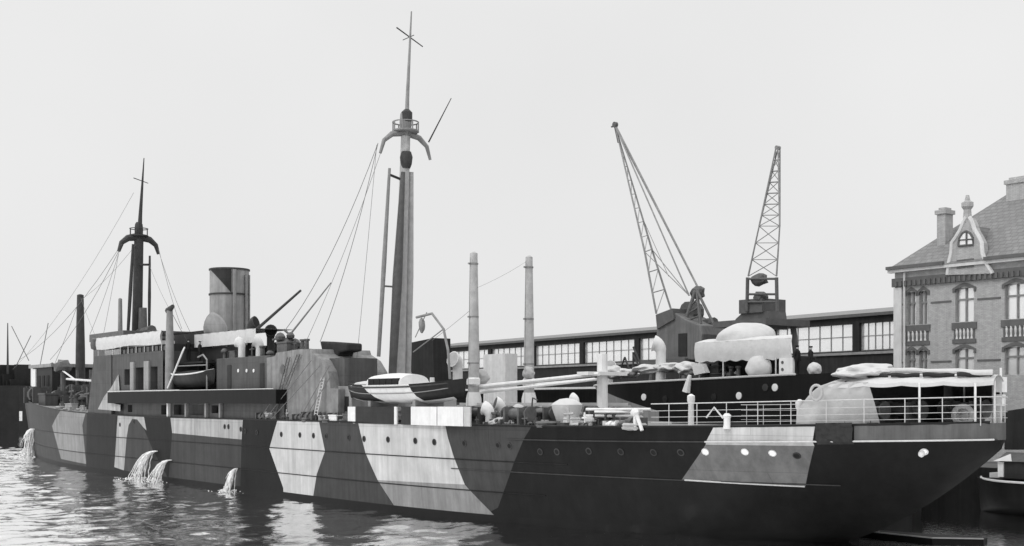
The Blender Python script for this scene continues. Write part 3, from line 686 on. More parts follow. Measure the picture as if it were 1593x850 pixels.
# winches and deck machinery aft of the kingposts
def winch(s, t, z, m):
    o = MB().box(s - .9, s + .9, t - .6, t + .6, z, z + .22).box(s - .7, s - .55, t - .5, t + .5, z + .2, z + 1.1).box(s + .55, s + .7, t - .5, t + .5, z + .2, z + 1.1).build('winch', m, ship)
    MB().lathe((s - 1.1, t, z + .75), [(.42, 0), (.42, .08), (.25, .12), (.25, .4), (.42, .45), (.42, .5), (.3, .52), (.3, 1.7), (.42, 1.72), (.42, 1.8), (.25, 1.82), (.25, 2.1), (.42, 2.15), (.42, 2.2)], 14, (1, 0, 0)).build('drum', m, o, smooth=True)
    return o
for px, t, m in ((745, 6.0, 'machine'), (798, 5.0, 'machine_pale'), (845, 5.5, 'machine'), (875, 2.0, 'machine_pale'), (806, 7.6, 'machine'), (700, -5, 'machine_pale'), (940, 6, 'machine')): winch(st(px, t), t, sheer(110) - .1, m)
vent(762, 628, 662, 7.6, .42, 2.6, 'white_paint', 'machine'); vent(780, 618, 662, 6.5, .42, 2.0, 'white_paint', 'machine'); vent(896, 605, 662, 5.0, .3, 2.8, 'white_paint', 'machine'); vent(712, 545, 605, -3.0, .6, 1.4, 'white_paint', 'grey_canvas')
def cover(px, y0, y1, t, rs, m, seed, name='canvas_cover'):
    s, _, z1 = Q(px, y0, t); z0 = Q(px, y1, t)[2]; return MB().blob((s, t, (z0 + z1) / 2), (rs[0], rs[1], (z1 - z0) / 2), .25, 4, seed).build(name, m, ship, smooth=True)
cover(786, 646, 666, 7.6, (.6, .5), 'grey_canvas', 1); cover(806, 630, 664, 6.8, (.6, .5), 'grey_canvas', 2); cover(772, 652, 666, 8.0, (.4, .4), 'grey_canvas', 3)
a = Q(882, 660, 6.0); zt = Q(882, 627, 6.0)[2]
MB().lathe((a[0], 6.0, 5.30), [(.36, 0), (.55, .3), (.8, zt - 5.6), (.84, zt - 5.4), (.74, zt - 5.3), (.4, zt - 5.1), (.05, zt - 5.05)], 14).build('canvas_cover', 'white_canvas', ship, smooth=True)
cover(822, 570, 590, -2.0, (.4, .4), 'grey_canvas', 6); cover(748, 575, 598, 1.5, (.6, .5), 'grey_canvas', 7)
for i in range(70):
    px = random.uniform(738, 1000); t = random.uniform(2.8, 8.3) if px < 915 else random.uniform(5.5, 7.6); s = st(px, t)
    if abs(t) > fd(s) - .3: continue
    gear(s, t, 5.27, random.uniform(.35, .8), random.choice(['machine', 'machine', 'machine_pale', 'machine_pale', 'white_paint', 'house_dark']), i % 6)
for i in range(46): px = random.uniform(408, 545); gear(st(px, 8.95), random.uniform(8.6, 8.95), 5.26, random.uniform(.3, .75), random.choice(['machine', 'machine', 'machine', 'machine_pale', 'white_paint' if px > 470 else 'machine']), (i * 5 + 1) % 6)
for i in range(30): px = random.uniform(548, 700); t = random.uniform(-4, 4); s = st(px, t); gear(s, t, 5.26, random.uniform(.8, 2.2), random.choice(['machine_pale', 'white_paint', 'machine', 'grey_canvas']), (i * 5 + 1) % 6)
for i in range(26):
    px = random.uniform(738, 930); t = random.uniform(7.0, 8.2); s = st(px, t)
    if t > fd(s) - .25: continue
    gear(s, t, 5.26, random.uniform(.25, .6), random.choice(['machine', 'house_dark', 'machine', 'machine_pale']), (5, 1, 4, 3, 5, 0)[i % 6])
for i in range(12):      # pipes and hoses running up from the deck between the kingposts
    px = random.uniform(745, 910); t = random.uniform(3, 6.5); s = st(px, t); h = random.uniform(.6, 1.7)
    MB().tube([(s, t, 5.3), (s + .05, t, 5.3 + h * .8), (s + .25, t + .1, 5.3 + h), (s + random.uniform(.5, 1.5), t + .2, 5.3 + h * random.uniform(.6, 1.05))], random.uniform(.04, .09), 7).build('pipe', random.choice(['machine', 'spar_pale', 'house_dark']), ship, smooth=True)
mb = MB().box(st(740, 1), st(905, 1), -3, 2.6, 5.2, 6.45); hc = mb.build('hatch_coaming', 'house_pale', ship, bevel=.05)
MB().box(st(742, 1), st(903, 1), -2.8, 2.4, 6.46, 6.62).build('hatch_cover', 'grey_canvas', hc)
# ladders and spars lying along the rail
for (x0, y0, x1, y1) in ((912, 637, 1012, 637), (908, 647, 992, 648), (925, 641, 1000, 641)): MB().bar(Q(x0, y0, 7.0), Q(x1, y1, 5.6), .07).build('stowed_spar', 'white_paint', ship)
s, t, z = Q(988, 645, 7.2); MB().bar((s, t, 5.3), (s, t, z), .09).bar((s + .5, t, 5.3), (s, t, z + .2), .09).blob((s, t, z + .1), (.25, .2, .2), .3, 2, 1).build('fairlead', 'white_paint', ship)
# deck rail round the stern
def edge(s): return max(.0, fd(s) - .12)
path = [(s, edge(s)) for s in [118.5 + i * .25 for i in range(85)]] + [(139.5 + 1.1 * math.sin(a), edge(139.5) * math.cos(a)) for a in [i * R(180) / 16 for i in range(1, 16)]] + [(s, -edge(s)) for s in [139.5 - i * .25 for i in range(85)]]
acc = 0; stan = [path[0]]; full = []
for p, q_ in zip(path, path[1:]):
    acc += math.dist(p, q_)
    if acc > 1.42: stan.append(q_); acc = 0
rail_on = [p for p in path if p[0] > st(1006, 7.0) or p[1] < 0]
mb = MB()
for h, r in ((1.12, .026), (.78, .013), (.48, .013), (.22, .011)): mb.tube([(s, t, sheer(s) + h) for s, t in path if s > 126.3 or t < 0], r, 5)
rl = mb.build('deck_rail', 'rail_white', ship)
for s, t in stan:
    if s > 126 or t < 0: MB().bar((s, t, sheer(s) - .1), (s, t, sheer(s) + 1.14), .022, n=6).build('stanchion', 'rail_white', rl)
MB().tube([Q(1099, 650, 6.3), Q(1111, 634, 6.2), Q(1125, 651, 6.1)], .045).build('rail_brace', 'rail_white', rl)
# bollards and lamp posts along that rail
for px, y0, t in ((1075, 610, 4.5), (1244, 618, 3.4)):
    s, _, z = Q(px, y0, t); MB().lathe((s, t, sheer(s) - .1), [(.16, 0), (.14, z - sheer(s) - .5), (.2, z - sheer(s) - .35), (.2, z - sheer(s) - .1), (.05, z - sheer(s))], 10).build('ventilator', 'white_paint', ship, smooth=True)
s, t, z = Q(1131, 652, 6.0); MB().lathe((s, t, sheer(s) - .1), [(.2, 0), (.16, .2), (.16, .5), (.22, .6), (.1, .72)], 10).build('bollard', 'white_paint', ship, smooth=True)
# a dark cargo net hung over the side at the quarter
a = hullpt(1300, 672)
def net(u, v):
    s = hullpt(1272, 675)[0] + (hullpt(1330, 675)[0] - hullpt(1272, 675)[0]) * u
    z = sheer(s) + .12 - .95 * v
    return (s, hb(s, z) + .12 + .1 * mnoise.noise(Vector((u * 7, v * 5, 0))), z)
MB().grid(net, 14, 8).build('fender_mat', 'dark_canvas', ship)
sp_, tp_, zp_ = hullpt(1436, 706); MB().blob((sp_, tp_ + .12, zp_), (.14, .14, .16), .1, 2, 1).build('stern_lamp', 'white_paint', ship)

# ---------------- awning over the poop
aw = MB(); SA0, SA1 = 135.0, 140.65
def wid(s): return max(.35, fd(s) - .25)
zr0 = Q(1310, 594, 3.8)[2]
def roof(u, v):
    s = SA0 + (SA1 - SA0) * u; a = -1 + 2 * v; e = abs(a)
    return (s, wid(min(s, 140.6)) * a, 7.52 + .05 * u + .55 * (1 - e ** 2) * (1 - .5 * u) - .07 * abs(math.sin(u * math.pi * 4)) * e ** 3)
aw.grid(roof, 40, 20)
awn = aw.build('awning', 'white_canvas', ship, smooth=True)
mb = MB()   # scalloped valance hanging from the edge
mb.grid(lambda u, v: (SA0 + (SA1 - SA0) * u, wid(min(SA0 + (SA1 - SA0) * u, 140.6)) + .01, 7.52 + .05 * u - .07 * abs(math.sin(u * math.pi * 4)) - .16 * v), 40, 2); mb.build('valance', 'white_canvas', awn, smooth=True)
mb = MB()   # rolled canvas and ridge poles above the roof
pts = [(SA0 + .2 + i * .60, wid(SA0 + i * .60) * .55, 8.12 - .02 * i + .03 * math.sin(i * 2.1)) for i in range(10)]
mb.tube(pts, .12, 8); mb.build('rolled_canvas', 'white_canvas', awn, smooth=True)
for i in range(4):
    a = SA0 + .7 + i * 1.25; MB().tube([(a + k * .115, wid(a + k * .16) * .72, 7.86 - .004 * k + .02 * math.sin(k)) for k in range(10)], .1, 8).build('opening_shade', 'house_dark', awn, smooth=True)  # dark tubes standing in for the shade in the openings below the rolled canvas
MB().blob((SA0 + .45, 2.0, 8.02), (1.1, 1.6, .34), .5, 4, 11).build('canvas_bundle', 'white_canvas', awn, smooth=True)
def curtain(u, v):    # bulging side curtain at the forward end, lashed outboard
    s = SA0 + .1 + 1.5 * u; z = 7.55 - 2.0 * v; s2 = s - 1.45 * math.sin(v * 1.57) ** .6 * (1 - u)
    return (s2, wid(s2) + .02 - .9 * u * u * v + .035 * math.sin(u * 22 + v * 3), z)
MB().grid(curtain, 26, 14).build('side_curtain', 'grey_canvas', awn, smooth=True)
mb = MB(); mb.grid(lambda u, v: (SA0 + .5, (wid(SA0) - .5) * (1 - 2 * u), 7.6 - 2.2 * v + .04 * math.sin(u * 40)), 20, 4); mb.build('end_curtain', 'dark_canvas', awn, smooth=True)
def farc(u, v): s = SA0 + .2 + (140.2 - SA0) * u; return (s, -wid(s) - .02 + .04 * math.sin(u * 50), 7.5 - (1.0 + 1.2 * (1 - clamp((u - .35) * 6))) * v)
MB().grid(farc, 40, 5).build('far_curtain', 'dark_canvas', awn, smooth=True)  # dark cloth: the shade inside the awning is put into its colour
for px, t_ in ((1430, None), (1518, None)):
    s = min([131 + i * .048 for i in range(200)], key=lambda q_: abs(px - (796.5 + FPX * world((q_, wid(q_), 0)).x / world((q_, wid(q_), 0)).y))); MB().bar((s, wid(s), sheer(s) - .1), (s, wid(s), 7.5), .05).build('awning_post', 'white_paint', awn)
for s in (134, 136.8, 139.2): MB().bar((s, -wid(s), sheer(s) - .1), (s, -wid(s), 7.5), .045).build('awning_post', 'white_paint', awn)
MB().bar((140.45, 0, 5.6), (140.45, 0, 7.6), .05).build('awning_post', 'white_paint', awn)
# gear standing under the awning
for px, py, t in ((1345, 655, 2.5), (1403, 652, 1.0), (1500, 652, -1.0)): s = st(px, t); winch(s, t, sheer(s) - .1, 'machine')
s, t, z = Q(1498, 646, -.2); MB().lathe((s, t, z), [(.42, -.06), (.5, 0), (.42, .06), (.3, .06), (.27, 0), (.3, -.06), (.42, -.06)], 20, (.4, .9, 0)).build('hand_wheel', 'rail_white', ship, smooth=True)
mb = MB().box(134.4, 135.6, -2, -.8, 5.55, 6.9); mb.build('skylight', 'house_grey', ship, bevel=.05)
s, t, z = Q(1557, 605, -.6); mb = MB().bar((s, t, 5.6), (s, t, z + .9), .05).box(s - .18, s + .18, t - .18, t + .18, z - .15, z + .5).box(s - .14, s + .14, t - .14, t + .14, z - .75, z - .25); mb.build('stern_lantern', 'white_paint', ship)
# rudder and post under the counter
MB().prism([(126.2, .12, -2), (130.5, .12, -2), (130.9, .12, .6), (126.4, .12, .4)], (0, -.24, 0)).build('rudder', 'boot_black', ship)

# forecastle
mb = MB().box(9, 17, -2.6, 2.6, 6.8, 10.9); fc = mb.build('forecastle_house', 'house_dark', ship)
MB().box(8.2, 17.6, -2.9, 2.9, 10.9, 11.3).build('roof', 'house_pale', fc)
MB().box(9, 10.6, 2.6, 2.75, 7.2, 10.8).build('pillar', 'white_paint', fc)
for a in (11.2, 13, 14.8): MB().box(a, a + 1.0, 2.59, 2.66, 8.6, 9.9).build('window', 'black_hole', fc)
MB().blob((11.5, 1, 11.1), (.5, .5, .5), .4, 2, 2).build('searchlight', 'machine', fc)
s, t, z = Q(98, 571, 3.0); MB().blob((s, t, z), (1.3, 1, .9), .5, 2, 6).bar((s, t, 7), (s, t, z), .3).build('windlass', 'machine', ship)
MB().bar(Q(104, 590, 4), Q(148, 593, 4), .12).build('stowed_spar', 'white_paint', ship); MB().bar(Q(88, 570, 3), Q(118, 592, 3.5), .1).build('stowed_spar', 'white_paint', ship)
for i in range(46):
    px = random.uniform(52, 137); t = random.uniform(1, 5); s = st(px, t)
    if s < 2 or abs(t) > fd(s) - .2: continue
    gear(s, t, sheer(s) - .14, random.uniform(.5, 1.9), random.choice(['machine', 'machine', 'house_dark', 'house_grey']), (i * 5 + 1) % 6)
for i in range(16):
    px = random.uniform(60, 137); t = random.uniform(3, 7); s = st(px, t)
    if s < 2 or abs(t) > fd(s) - .2: continue
    gear(s, t, sheer(s) - .14, random.uniform(.3, .7), 'machine_pale', i % 4)

# lifebuoy hung on the awning curtain
c = Q(1270, 611, 4.75); mb = MB(); mb.tube([(c[0] + .30 * math.cos(a) * .9, c[1] - .30 * math.cos(a) * .2, c[2] + .33 * math.sin(a)) for a in [i * 6.28319 / 24 for i in range(25)]], .06, 8)
tag(mb.build('lifebuoy', 'machine_pale', smooth=True), 'round lifebuoy hung at the forward corner of the stern awning', 'lifebuoy')

# ---------------------------------------------------------------- water pouring from the ship's side
def jet(px0, py0, px1, py1, w0, label, seed):
    a = Vector(hullpt(px0, py0)); sb_ = a.x; b2 = None
    for i in range(400):                        # landing point on the water, a little way out from the side
        sx = a.x - 10 + i * .05; tt = hb(sx, 0) + .9; ww_ = world((sx, tt, 0))
        if abs(796.5 + FPX * ww_.x / ww_.y - px1) < 1.2: b2 = Vector((sx, tt, 0)); break
    if b2 is None: b2 = a + Vector((-1.5, 1.0, -a.z))
    rnd = random.Random(seed); root = None; m = MB()
    for st_ in range(34):
        jx, jy, jo = rnd.uniform(-1, 1), rnd.uniform(-.6, 1.2), rnd.uniform(.75, 1.15); end = rnd.uniform(.55, 1.0) if st_ > 14 else 1.0
        pts, rs = [], []
        for i in range(11):
            u = i / 10 * end; p = a.lerp(b2, min(1.1, u ** .55 * jo)); p.y = max(p.y, hb(p.x, max(.1, a.z * (1 - u ** 1.7))) + .1); p.z = a.z + (0.0 - a.z) * u ** 1.7 * (1 if jo < 1 else 1)
            k = w0 * (.25 + 1.25 * u); wob = .12 * w0 * (1 + 2 * u)
            p = p + Vector((jx * k + wob * mnoise.noise(Vector((u * 6, st_ * 1.7, 0))), jy * k * .8 + wob * mnoise.noise(Vector((u * 6, st_ * 2.3, 9))), .25 * wob * mnoise.noise(Vector((u * 9, st_, 4)))))
            p.z = max(p.z, .02); pts.append(p); rs.append(w0 * (.085 + .07 * mnoise.noise(Vector((u * 5, st_ * 3.1, 2))) - (.10 if end < 1 and i > 7 else 0)))
        m.tube(pts, .1, 6, [max(.012, x) for x in rs])
    root = m.build('water_spout', 'foam', smooth=True); tag(root, label, 'water jet', "water pouring from the ship's side")
    m = MB()
    for k in range(110):
        an = rnd.uniform(0, 6.28); rr = abs(rnd.gauss(0, 1)) * w0 * 2.0; q_ = w0 * rnd.uniform(.05, .2); c = (b2.x + rr * math.cos(an) * 1.6, b2.y + .2 + rr * math.sin(an), .04 + abs(rnd.gauss(0, .5)) * w0 * max(0, 1.2 - rr))
        if c[1] > hb(c[0], 0) + .1: m.blob(c, (q_ * 1.3, q_, q_ * .7), .6, 1, k + seed)
    o = m.build('splash', 'foam', root, smooth=True); tag(o, kind='stuff')
jet(246, 702, 216, 741, .42, 'tallest jet of white water falling from the dark hull below the arch shape', 1)
jet(268, 716, 243, 745, .34, 'shorter jet of white water just aft of the tallest one', 2)
jet(371, 729, 357, 766, .30, 'lone thin jet of white water under the long pale box of paint', 3)
jet(54, 668, 44, 705, .75, 'white spray beside the bow of the camouflaged ship', 4)

# ================================================================ STEAMER on the far side
TS0, TS1 = -11.2, -18.6; TC = (TS0 + TS1) / 2
sb0 = st(915, -14.0); 
stm = thing('harbour_steamer', 'dark hulled steamer with white canvas awning lying between the camouflaged ship and the quay', 'ship', ((sb0 + 20), TC, 0))
def sdeck(u): return 7.85 + .62 * u
L2 = 28.5
mb = MB(); rows2 = []
for i in range(31):
    u = i / 30; row = []
    for k in range(9):
        v = k / 8; z = -1 + (sdeck(u) + 1) * v
        bow = 5.2 * (1 - clamp((z - 1) / 7.0)) if u < .5 else 0
        s = sb0 + bow * (1 - u) ** 2 * 1.0 + L2 * u
        fl = 3.7 * clamp(1 - (1 - min(1, u * (2.0 + 1.6 * v))) ** 2.0) ** .8 * (1 if u < .88 else math.sqrt(max(0., 1 - ((u - .88) / .12) ** 2.6)) * (1 - .2 * (1 - v)))
        row.append((s, max(fl, .01), z))
    rows2.append(row)
for sg in (1, -1):
    g = [[mb.v((s, TC + sg * w_, z)) for s, w_, z in row] for row in rows2]
    for A, Bq in zip(g, g[1:]):
        for k in range(8): mb.f([A[k], A[k + 1], Bq[k + 1], Bq[k]])
    if sg == 1: g1 = g
    else: g2 = g
for A, Bq, A2, B2 in zip(g1, g1[1:], g2, g2[1:]): mb.f([A[8], Bq[8], B2[8], A2[8]])
bmesh.ops.remove_doubles(mb.bm, verts=mb.bm.verts, dist=.003)
cl0, cl1 = Q(932, 600, -13.5), Q(1030, 640, -11.5)
cut(mb.bm, (cl0[0], cl0[2]), (cl1[0], cl1[2]), (cl0[0] - 3, cl1[0] + 1), (3, 9)); cut(mb.bm, (cl1[0], 0), (cl1[0], 8), (cl1[0] - .2, cl1[0] + .2), (-2, 9))
for f in mb.bm.faces:
    c = f.calc_center_median(); zl = cl0[2] + (cl1[2] - cl0[2]) * (c.x - cl0[0]) / (cl1[0] - cl0[0]); f.material_index = 1 if c.x < cl1[0] and c.z < zl else 0
sh2 = mb.build('hull', None, stm, smooth=True, mats=['camo_black', 'house_pale'])
def sside(u): 
    return TC + 3.7
for px, py, m in ((1001, 618, 'white_paint'), (1034, 621, 'camo_dark'), (1149, 616, 'white_paint'), (1110, 618, 'camo_dark'), (1190, 603, 'camo_grey'), (1205, 603, 'white_paint')):
    s, t, z = Q(px, py, TS0 + .05); MB().lathe((s, TS0 - .02, z), [(.24, 0), (.24, .07), (.16, .08)], 12, (0, 1, 0)).build('porthole', m, sh2, smooth=True)
MB().tube([(sb0 + L2 * u, TC + 3.72 * clamp(1 - (1 - min(1, u * 3.6)) ** 2) ** .8, sdeck(u) + .03) for u in [i / 30 * .8 for i in range(31)]], .07).build('gunwale', 'grey_canvas', sh2)
# deckhouse and awning of the steamer
tA = TS0 - .5
a0, a1 = st(1085, tA), st(1210, tA); zt0 = Q(1150, 560, tA)[2]; zt1 = Q(1150, 530, tA)[2]
MB().box(a0 + .3, a1, TS0 - 4.2, TS0 - 2.2, 8.0, zt0 + .2).build('deckhouse', 'house_dark', stm)
aw2 = MB().grid(lambda u, v: (a0 - .2 + (st(1236, tA) - a0) * u, tA + .04 * math.sin(u * 50) + .1 * math.sin(v * 3), zt0 + (zt1 - zt0) * v - (.1 * math.sin(u * 25) ** 2 if v == 0 else 0)), 60, 4)
aw2.grid(lambda u, v: (a0 - .2 + (st(1236, tA - 3.4 * v) - a0) * u, tA - 3.4 * v, zt1 + .3 * math.sin(v * math.pi)), 8, 8)
aw2.grid(lambda u, v: (a0 - .2, tA - 3.4 * u, zt0 - .4 + (zt1 - zt0 + .4) * v), 6, 3)
aw2 = aw2.build('awning', 'white_canvas', stm, smooth=True)
for px in (1088, 1125, 1170, 1207): MB().bar((st(px, tA), tA, 8.0), (st(px, tA), tA, zt0 + .1), .05).build('awning_post', 'rail_white', aw2)
s, t, z = Q(1162, 530, TC + 1); MB().blob((s, t, z + .05), (2.0, 2.0, 1.15), .08, 4, 3, flat=-.2).build('boat_cover', 'white_canvas', stm, smooth=True)
a = Q(1212, 560, TS0 - .3); c = Q(1233, 582, TS0 - .3); pn = MB().box(a[0], c[0], TS0 - .5, TS0 - .3, c[2] - .1, a[2] + .1).build('side_panel', 'white_paint', stm)
for y in (564, 575): s, t, z = Q(1217, y, TS0 - .28); MB().lathe((s, TS0 - .3, z), [(.1, 0), (.1, .03)], 8, (0, 1, 0)).build('scuttle', 'machine', pn)
s, t, z = Q(1174, 572, TS0 - .2); MB().blob((s, TS0 - .6, z - .05), (.95, .6, .8), .12, 4, 9, flat=-.6).build('canvas_cover', 'white_canvas', stm, smooth=True)
s, t, z = Q(1267, 570, TS0 - .6); MB().blob((s, t, z - .2), (.42, .4, .42), .15, 4, 5).build('canvas_cover', 'white_canvas', stm, smooth=True)
s, t, z = Q(1208, 560, TC); 
for px, y0, t, r, yaw in ((1028, 522, -13, .6, 2.4), (948, 566, -14, .45, .5)): s, _, z1 = Q(px, y0, t); cowl('ventilator', s, t, 8.0, z1 - 8.0 - r * .6, r, yaw, 'white_paint', stm, 'grey_canvas')
for i, (px, py, rx, rz) in enumerate([(1010, 575, 1.5, .35), (1040, 572, 1.2, .35), (1070, 574, 1.0, .45), (975, 581, .9, .35), (955, 580, .6, .5)]):
    s, t, z = Q(px, py, -13.0); MB().blob((s, t, z), (rx, .8, rz), .4, 4, i + 3, flat=-rz).build('canvas_heap', 'white_canvas', stm, smooth=True)
s, t, z = Q(1090, 578, TS0 - .3); MB().prism([Q(1075, 565, TS0 - .2), Q(1092, 566, TS0 - .2), Q(1098, 580, TS0 - .2), Q(1080, 584, TS0 - .2)], (0, -.4, 0)).build('canvas_flap', 'white_canvas', stm)
MB().bar(Q(1068, 610, TS0 + .12), Q(1073, 584, TS0 + .12), .3, .12).build('fender', 'white_paint', stm)
mb = MB()
for (x0, y0, x1, y1) in ((963, 580, 972, 556), (985, 580, 985, 548), (985, 552, 998, 578), (972, 556, 980, 578), (1000, 575, 985, 540)): mb.bar(Q(x0, y0, -14), Q(x1, y1, -14), .07)
mb.build('derrick', 'spar_dark', stm)
for i in range(14): s, t, z = Q(1095 + i * 4, 580, TS0 - 1.2 - random.random()); gear(s, t, 8.2, random.uniform(.4, .9), random.choice(['machine', 'machine_pale', 'house_dark']), (i * 5 + 1) % 6, stm)

# ================================================================ PEOPLE
def person(px, pyfeet, t, z0, label, lean=0.0, arms=0, h=1.75, group=None, yaw=0):
    s = st(px, t); k = h / 1.75
    root = thing('person', label, 'person', (s, t, z0), group)
    V = [(0, 0, .93), (0, 0, 1.12), (0, 0, 1.32), (0, 0, 1.45), (0, .01, 1.53), (.02, .01, 1.64), (.02, 0, 1.74),
         (0, .1, .9), (.02, .11, .5), (0, .11, .08), (.12, .12, .04), (0, -.1, .9), (-.03, -.11, .5), (-.05, -.11, .08), (.07, -.12, .04),
         (0, .2, 1.40), (0, .25, 1.12), (.08 + arms * .12, .22, .90 + arms * .12), (.1 + arms * .2, .2, .82 + arms * .16), (0, -.2, 1.40), (-.02, -.26, 1.12), (.06, -.24, .88), (.08, -.22, .80)]
    E_ = [(0, 1), (1, 2), (2, 3), (3, 4), (4, 5), (5, 6), (0, 7), (7, 8), (8, 9), (9, 10), (0, 11), (11, 12), (12, 13), (13, 14), (3, 15), (15, 16), (16, 17), (17, 18), (3, 19), (19, 20), (20, 21), (21, 22)]
    RR = [.16, .15, .18, .12, .06, .10, .07, .11, .08, .055, .05, .11, .08, .055, .05, .075, .06, .045, .04, .075, .06, .045, .04]
    cy, sy = math.cos(yaw), math.sin(yaw)
    me = bpy.data.meshes.new('body'); me.from_pydata([((x * cy - y * sy) * k, (x * sy + y * cy) * k, z * k) for x, y, z in V], E_, [])
    o = bpy.data.objects.new('body', me); C.objects.link(o); o.parent = root
    sk = o.modifiers.new('skin', 'SKIN'); sk.use_smooth_shade = True
    for i, v in enumerate(me.skin_vertices[0].data): v.radius = (RR[i] * k, RR[i] * k); v.use_root = (i == 0)
    sb = o.modifiers.new('sub', 'SUBSURF'); sb.levels = 1; sb.render_levels = 2
    me.materials.append(MATS['cloth_black'])
    b_ = root.name; BASE[b_] = (s, t, z0)
    hd = MB(); c = Vector((s + .02 * k, t, z0 + 1.63 * k)); hd.blob(c, (.085 * k, .075 * k, .11 * k), .05, 2, 1); hd.bar(c + Vector((.06 * k, 0, 0)), c + Vector((.115 * k, 0, -.01)), .018, .012, 6)
    for sg in (1, -1): hd.blob(c + Vector((0, sg * .078 * k, 0)), (.02, .012, .03), .05, 1, 1)
    hd.build('face', 'skin', root, smooth=True)
    MB().lathe((s + .02 * k, t, z0 + 1.69 * k), [(.092 * k, 0), (.11 * k, .03), (.12 * k, .07), (.1 * k, .09), (.01, .1)], 12).build('cap', 'cloth_black', root, smooth=True)
    return root
person(1240, 578, TS0 - .7, 8.35, 'person in dark coat and cap, standing by the white side panel of the steamer', 0, 0, 1.8)
person(1261, 578, TS0 - .8, 8.35, 'person in dark coat with bent arm, beside the white bundle on the steamer', 0, 1, 1.72, None, .8)
person(293, 560, 7.0, 10.2, 'person in dark clothes at the forward end of the lifeboat, seen above it', 0, 1, 1.75)
person(311, 560, 7.0, 10.0, 'person in dark clothes standing above the after end of the lifeboat', 0, 0, 1.7, None, 1.2)
MB().box(st(285, 7), st(330, 7), 6.2, 7.8, 9.85, 10.0).build('catwalk', 'house_dark', ah)

# ================================================================ CRANES on the quay
def lattice(mb, A, Bq, n, r, brace=True):
    """A, Bq: lists of chord end points (lists of 4 or 3); chords with zig-zag lacing"""
    k = len(A)
    for a, b2 in zip(A, Bq): mb.bar(a, b2, r, r * .8, 6)
    for i in range(k):
        j = (i + 1) % k
        for m in range(n):
            u0, u1 = m / n, (m + 1) / n
            p, q_ = Vector(A[i]).lerp(Vector(Bq[i]), u0), Vector(A[j]).lerp(Vector(Bq[j]), u1)
            mb.bar(p, q_, r * .45, n=5)
            mb.bar(Vector(A[i]).lerp(Vector(Bq[i]), u1), Vector(A[j]).lerp(Vector(Bq[j]), u1), r * .4, n=5)
TCN = -27.5
def portal(parent, s, t, z1, m):
    mb = MB()
    for a in (-2.6, 2.6):
        for c in (-2.4, 2.4): mb.bar((s + a, t + c, QZ), (s + a * .7, t + c * .7, z1), .28, .24)
    mb.box(s - 2.8, s + 2.8, t - 2.6, t + 2.6, z1 - .5, z1)
    for a in (-2.5, 2.5): mb.box(s + a - .25, s + a + .25, t - 2.9, t + 2.9, QZ, QZ + .6)
    mb.build('portal', m, parent)
s0 = st(1063, TCN)
cr = thing('quay_crane', 'quay crane with large dark cabin and jib leaning left over the steamer', 'crane', (s0, TCN, QZ), 'cranes on the quay')
zc = Q(1063, 560, TCN)[2]; portal(cr, s0, TCN, zc, 'steel_dark')
MB().pxprism([(1022, 490), (1046, 485), (1068, 498), (1088, 506), (1092, 520), (1088, 560), (1020, 560)], TCN + 2.2, 3.0).build('machinery_cabin', 'crane_cab', cr, bevel=.08)
a = Q(1062, 520, TCN + 2.23); MB().box(a[0] - .5, a[0] + .5, TCN + 2.2, TCN + 2.26, zc + .2, zc + 2.1).build('door', 'house_dark', cr)
MB().pxprism([(1020, 490), (1046, 480), (1048, 497), (1022, 512)], TCN + 2.4, 3.4).build('jib_foot', 'steel_dark', cr)
tip = Vector(Q(957, 196, TCN))
jb = MB()
kneeL, kneeR = Vector(Q(1003, 392, TCN + 1.3)), Vector(Q(1014, 388, TCN - 1.3)); knee2 = Vector(Q(1022, 352, TCN))
fL, fR = Vector(Q(1021, 488, TCN + 1.6)), Vector(Q(1044, 482, TCN - 1.6))
jb.bar(fL, kneeL, .09).bar(kneeL, tip, .09, .06).bar(fR, kneeR, .09).bar(kneeR, tip, .09, .06)
for i in range(9):
    u0, u1 = i / 9, (i + 1) / 9; jb.bar(kneeL.lerp(tip, u0), kneeR.lerp(tip, u1), .035, n=5); jb.bar(kneeL.lerp(tip, u1), kneeR.lerp(tip, u1), .035, n=5)
for i in range(3):
    u0, u1 = i / 3, (i + 1) / 3; jb.bar(fL.lerp(kneeL, u0), fR.lerp(kneeR, u1), .04, n=5); jb.bar(fL.lerp(kneeL, u1), fR.lerp(kneeR, u1), .05, n=5)
A = Vector(Q(1072, 460, TCN + .8)); A2 = Vector(Q(1086, 448, TCN - .8))
jb.bar(kneeR, A, .04).bar(kneeL, A, .04).bar(kneeR.lerp(tip, .25), Vector(Q(1040, 430, TCN)), .03)
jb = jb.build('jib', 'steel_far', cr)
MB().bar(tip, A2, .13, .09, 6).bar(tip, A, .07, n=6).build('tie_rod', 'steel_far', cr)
MB().lathe(tip + Vector((0, .15, .1)), [(.26, 0), (.26, .08), (.2, .12), (.2, .18), (.26, .22), (.26, .3)], 14, (0, -1, 0)).bar(tip + Vector((-.5, 0, 0)), tip + Vector((.25, 0, -.05)), .08).bar(tip, tip + Vector((.5, 0, -1.6)), .13).build('sheave', 'steel_dark', jb)
af = MB()
for tt in (1.6, -1.6):
    af.bar(Q(1066, 500, TCN + tt), Q(1082, 452, TCN + tt * .5), .16).bar(Q(1090, 505, TCN + tt), Q(1084, 452, TCN + tt * .5), .14).bar(Q(1084, 452, TCN + tt * .5), Q(1111, 506, TCN + tt), .12)
    for i in range(4): u = i / 4; af.bar(Vector(Q(1066, 500, TCN + tt)).lerp(Vector(Q(1082, 452, TCN + tt * .5)), u), Vector(Q(1090, 505, TCN + tt)).lerp(Vector(Q(1084, 452, TCN + tt * .5)), u + .25), .08)
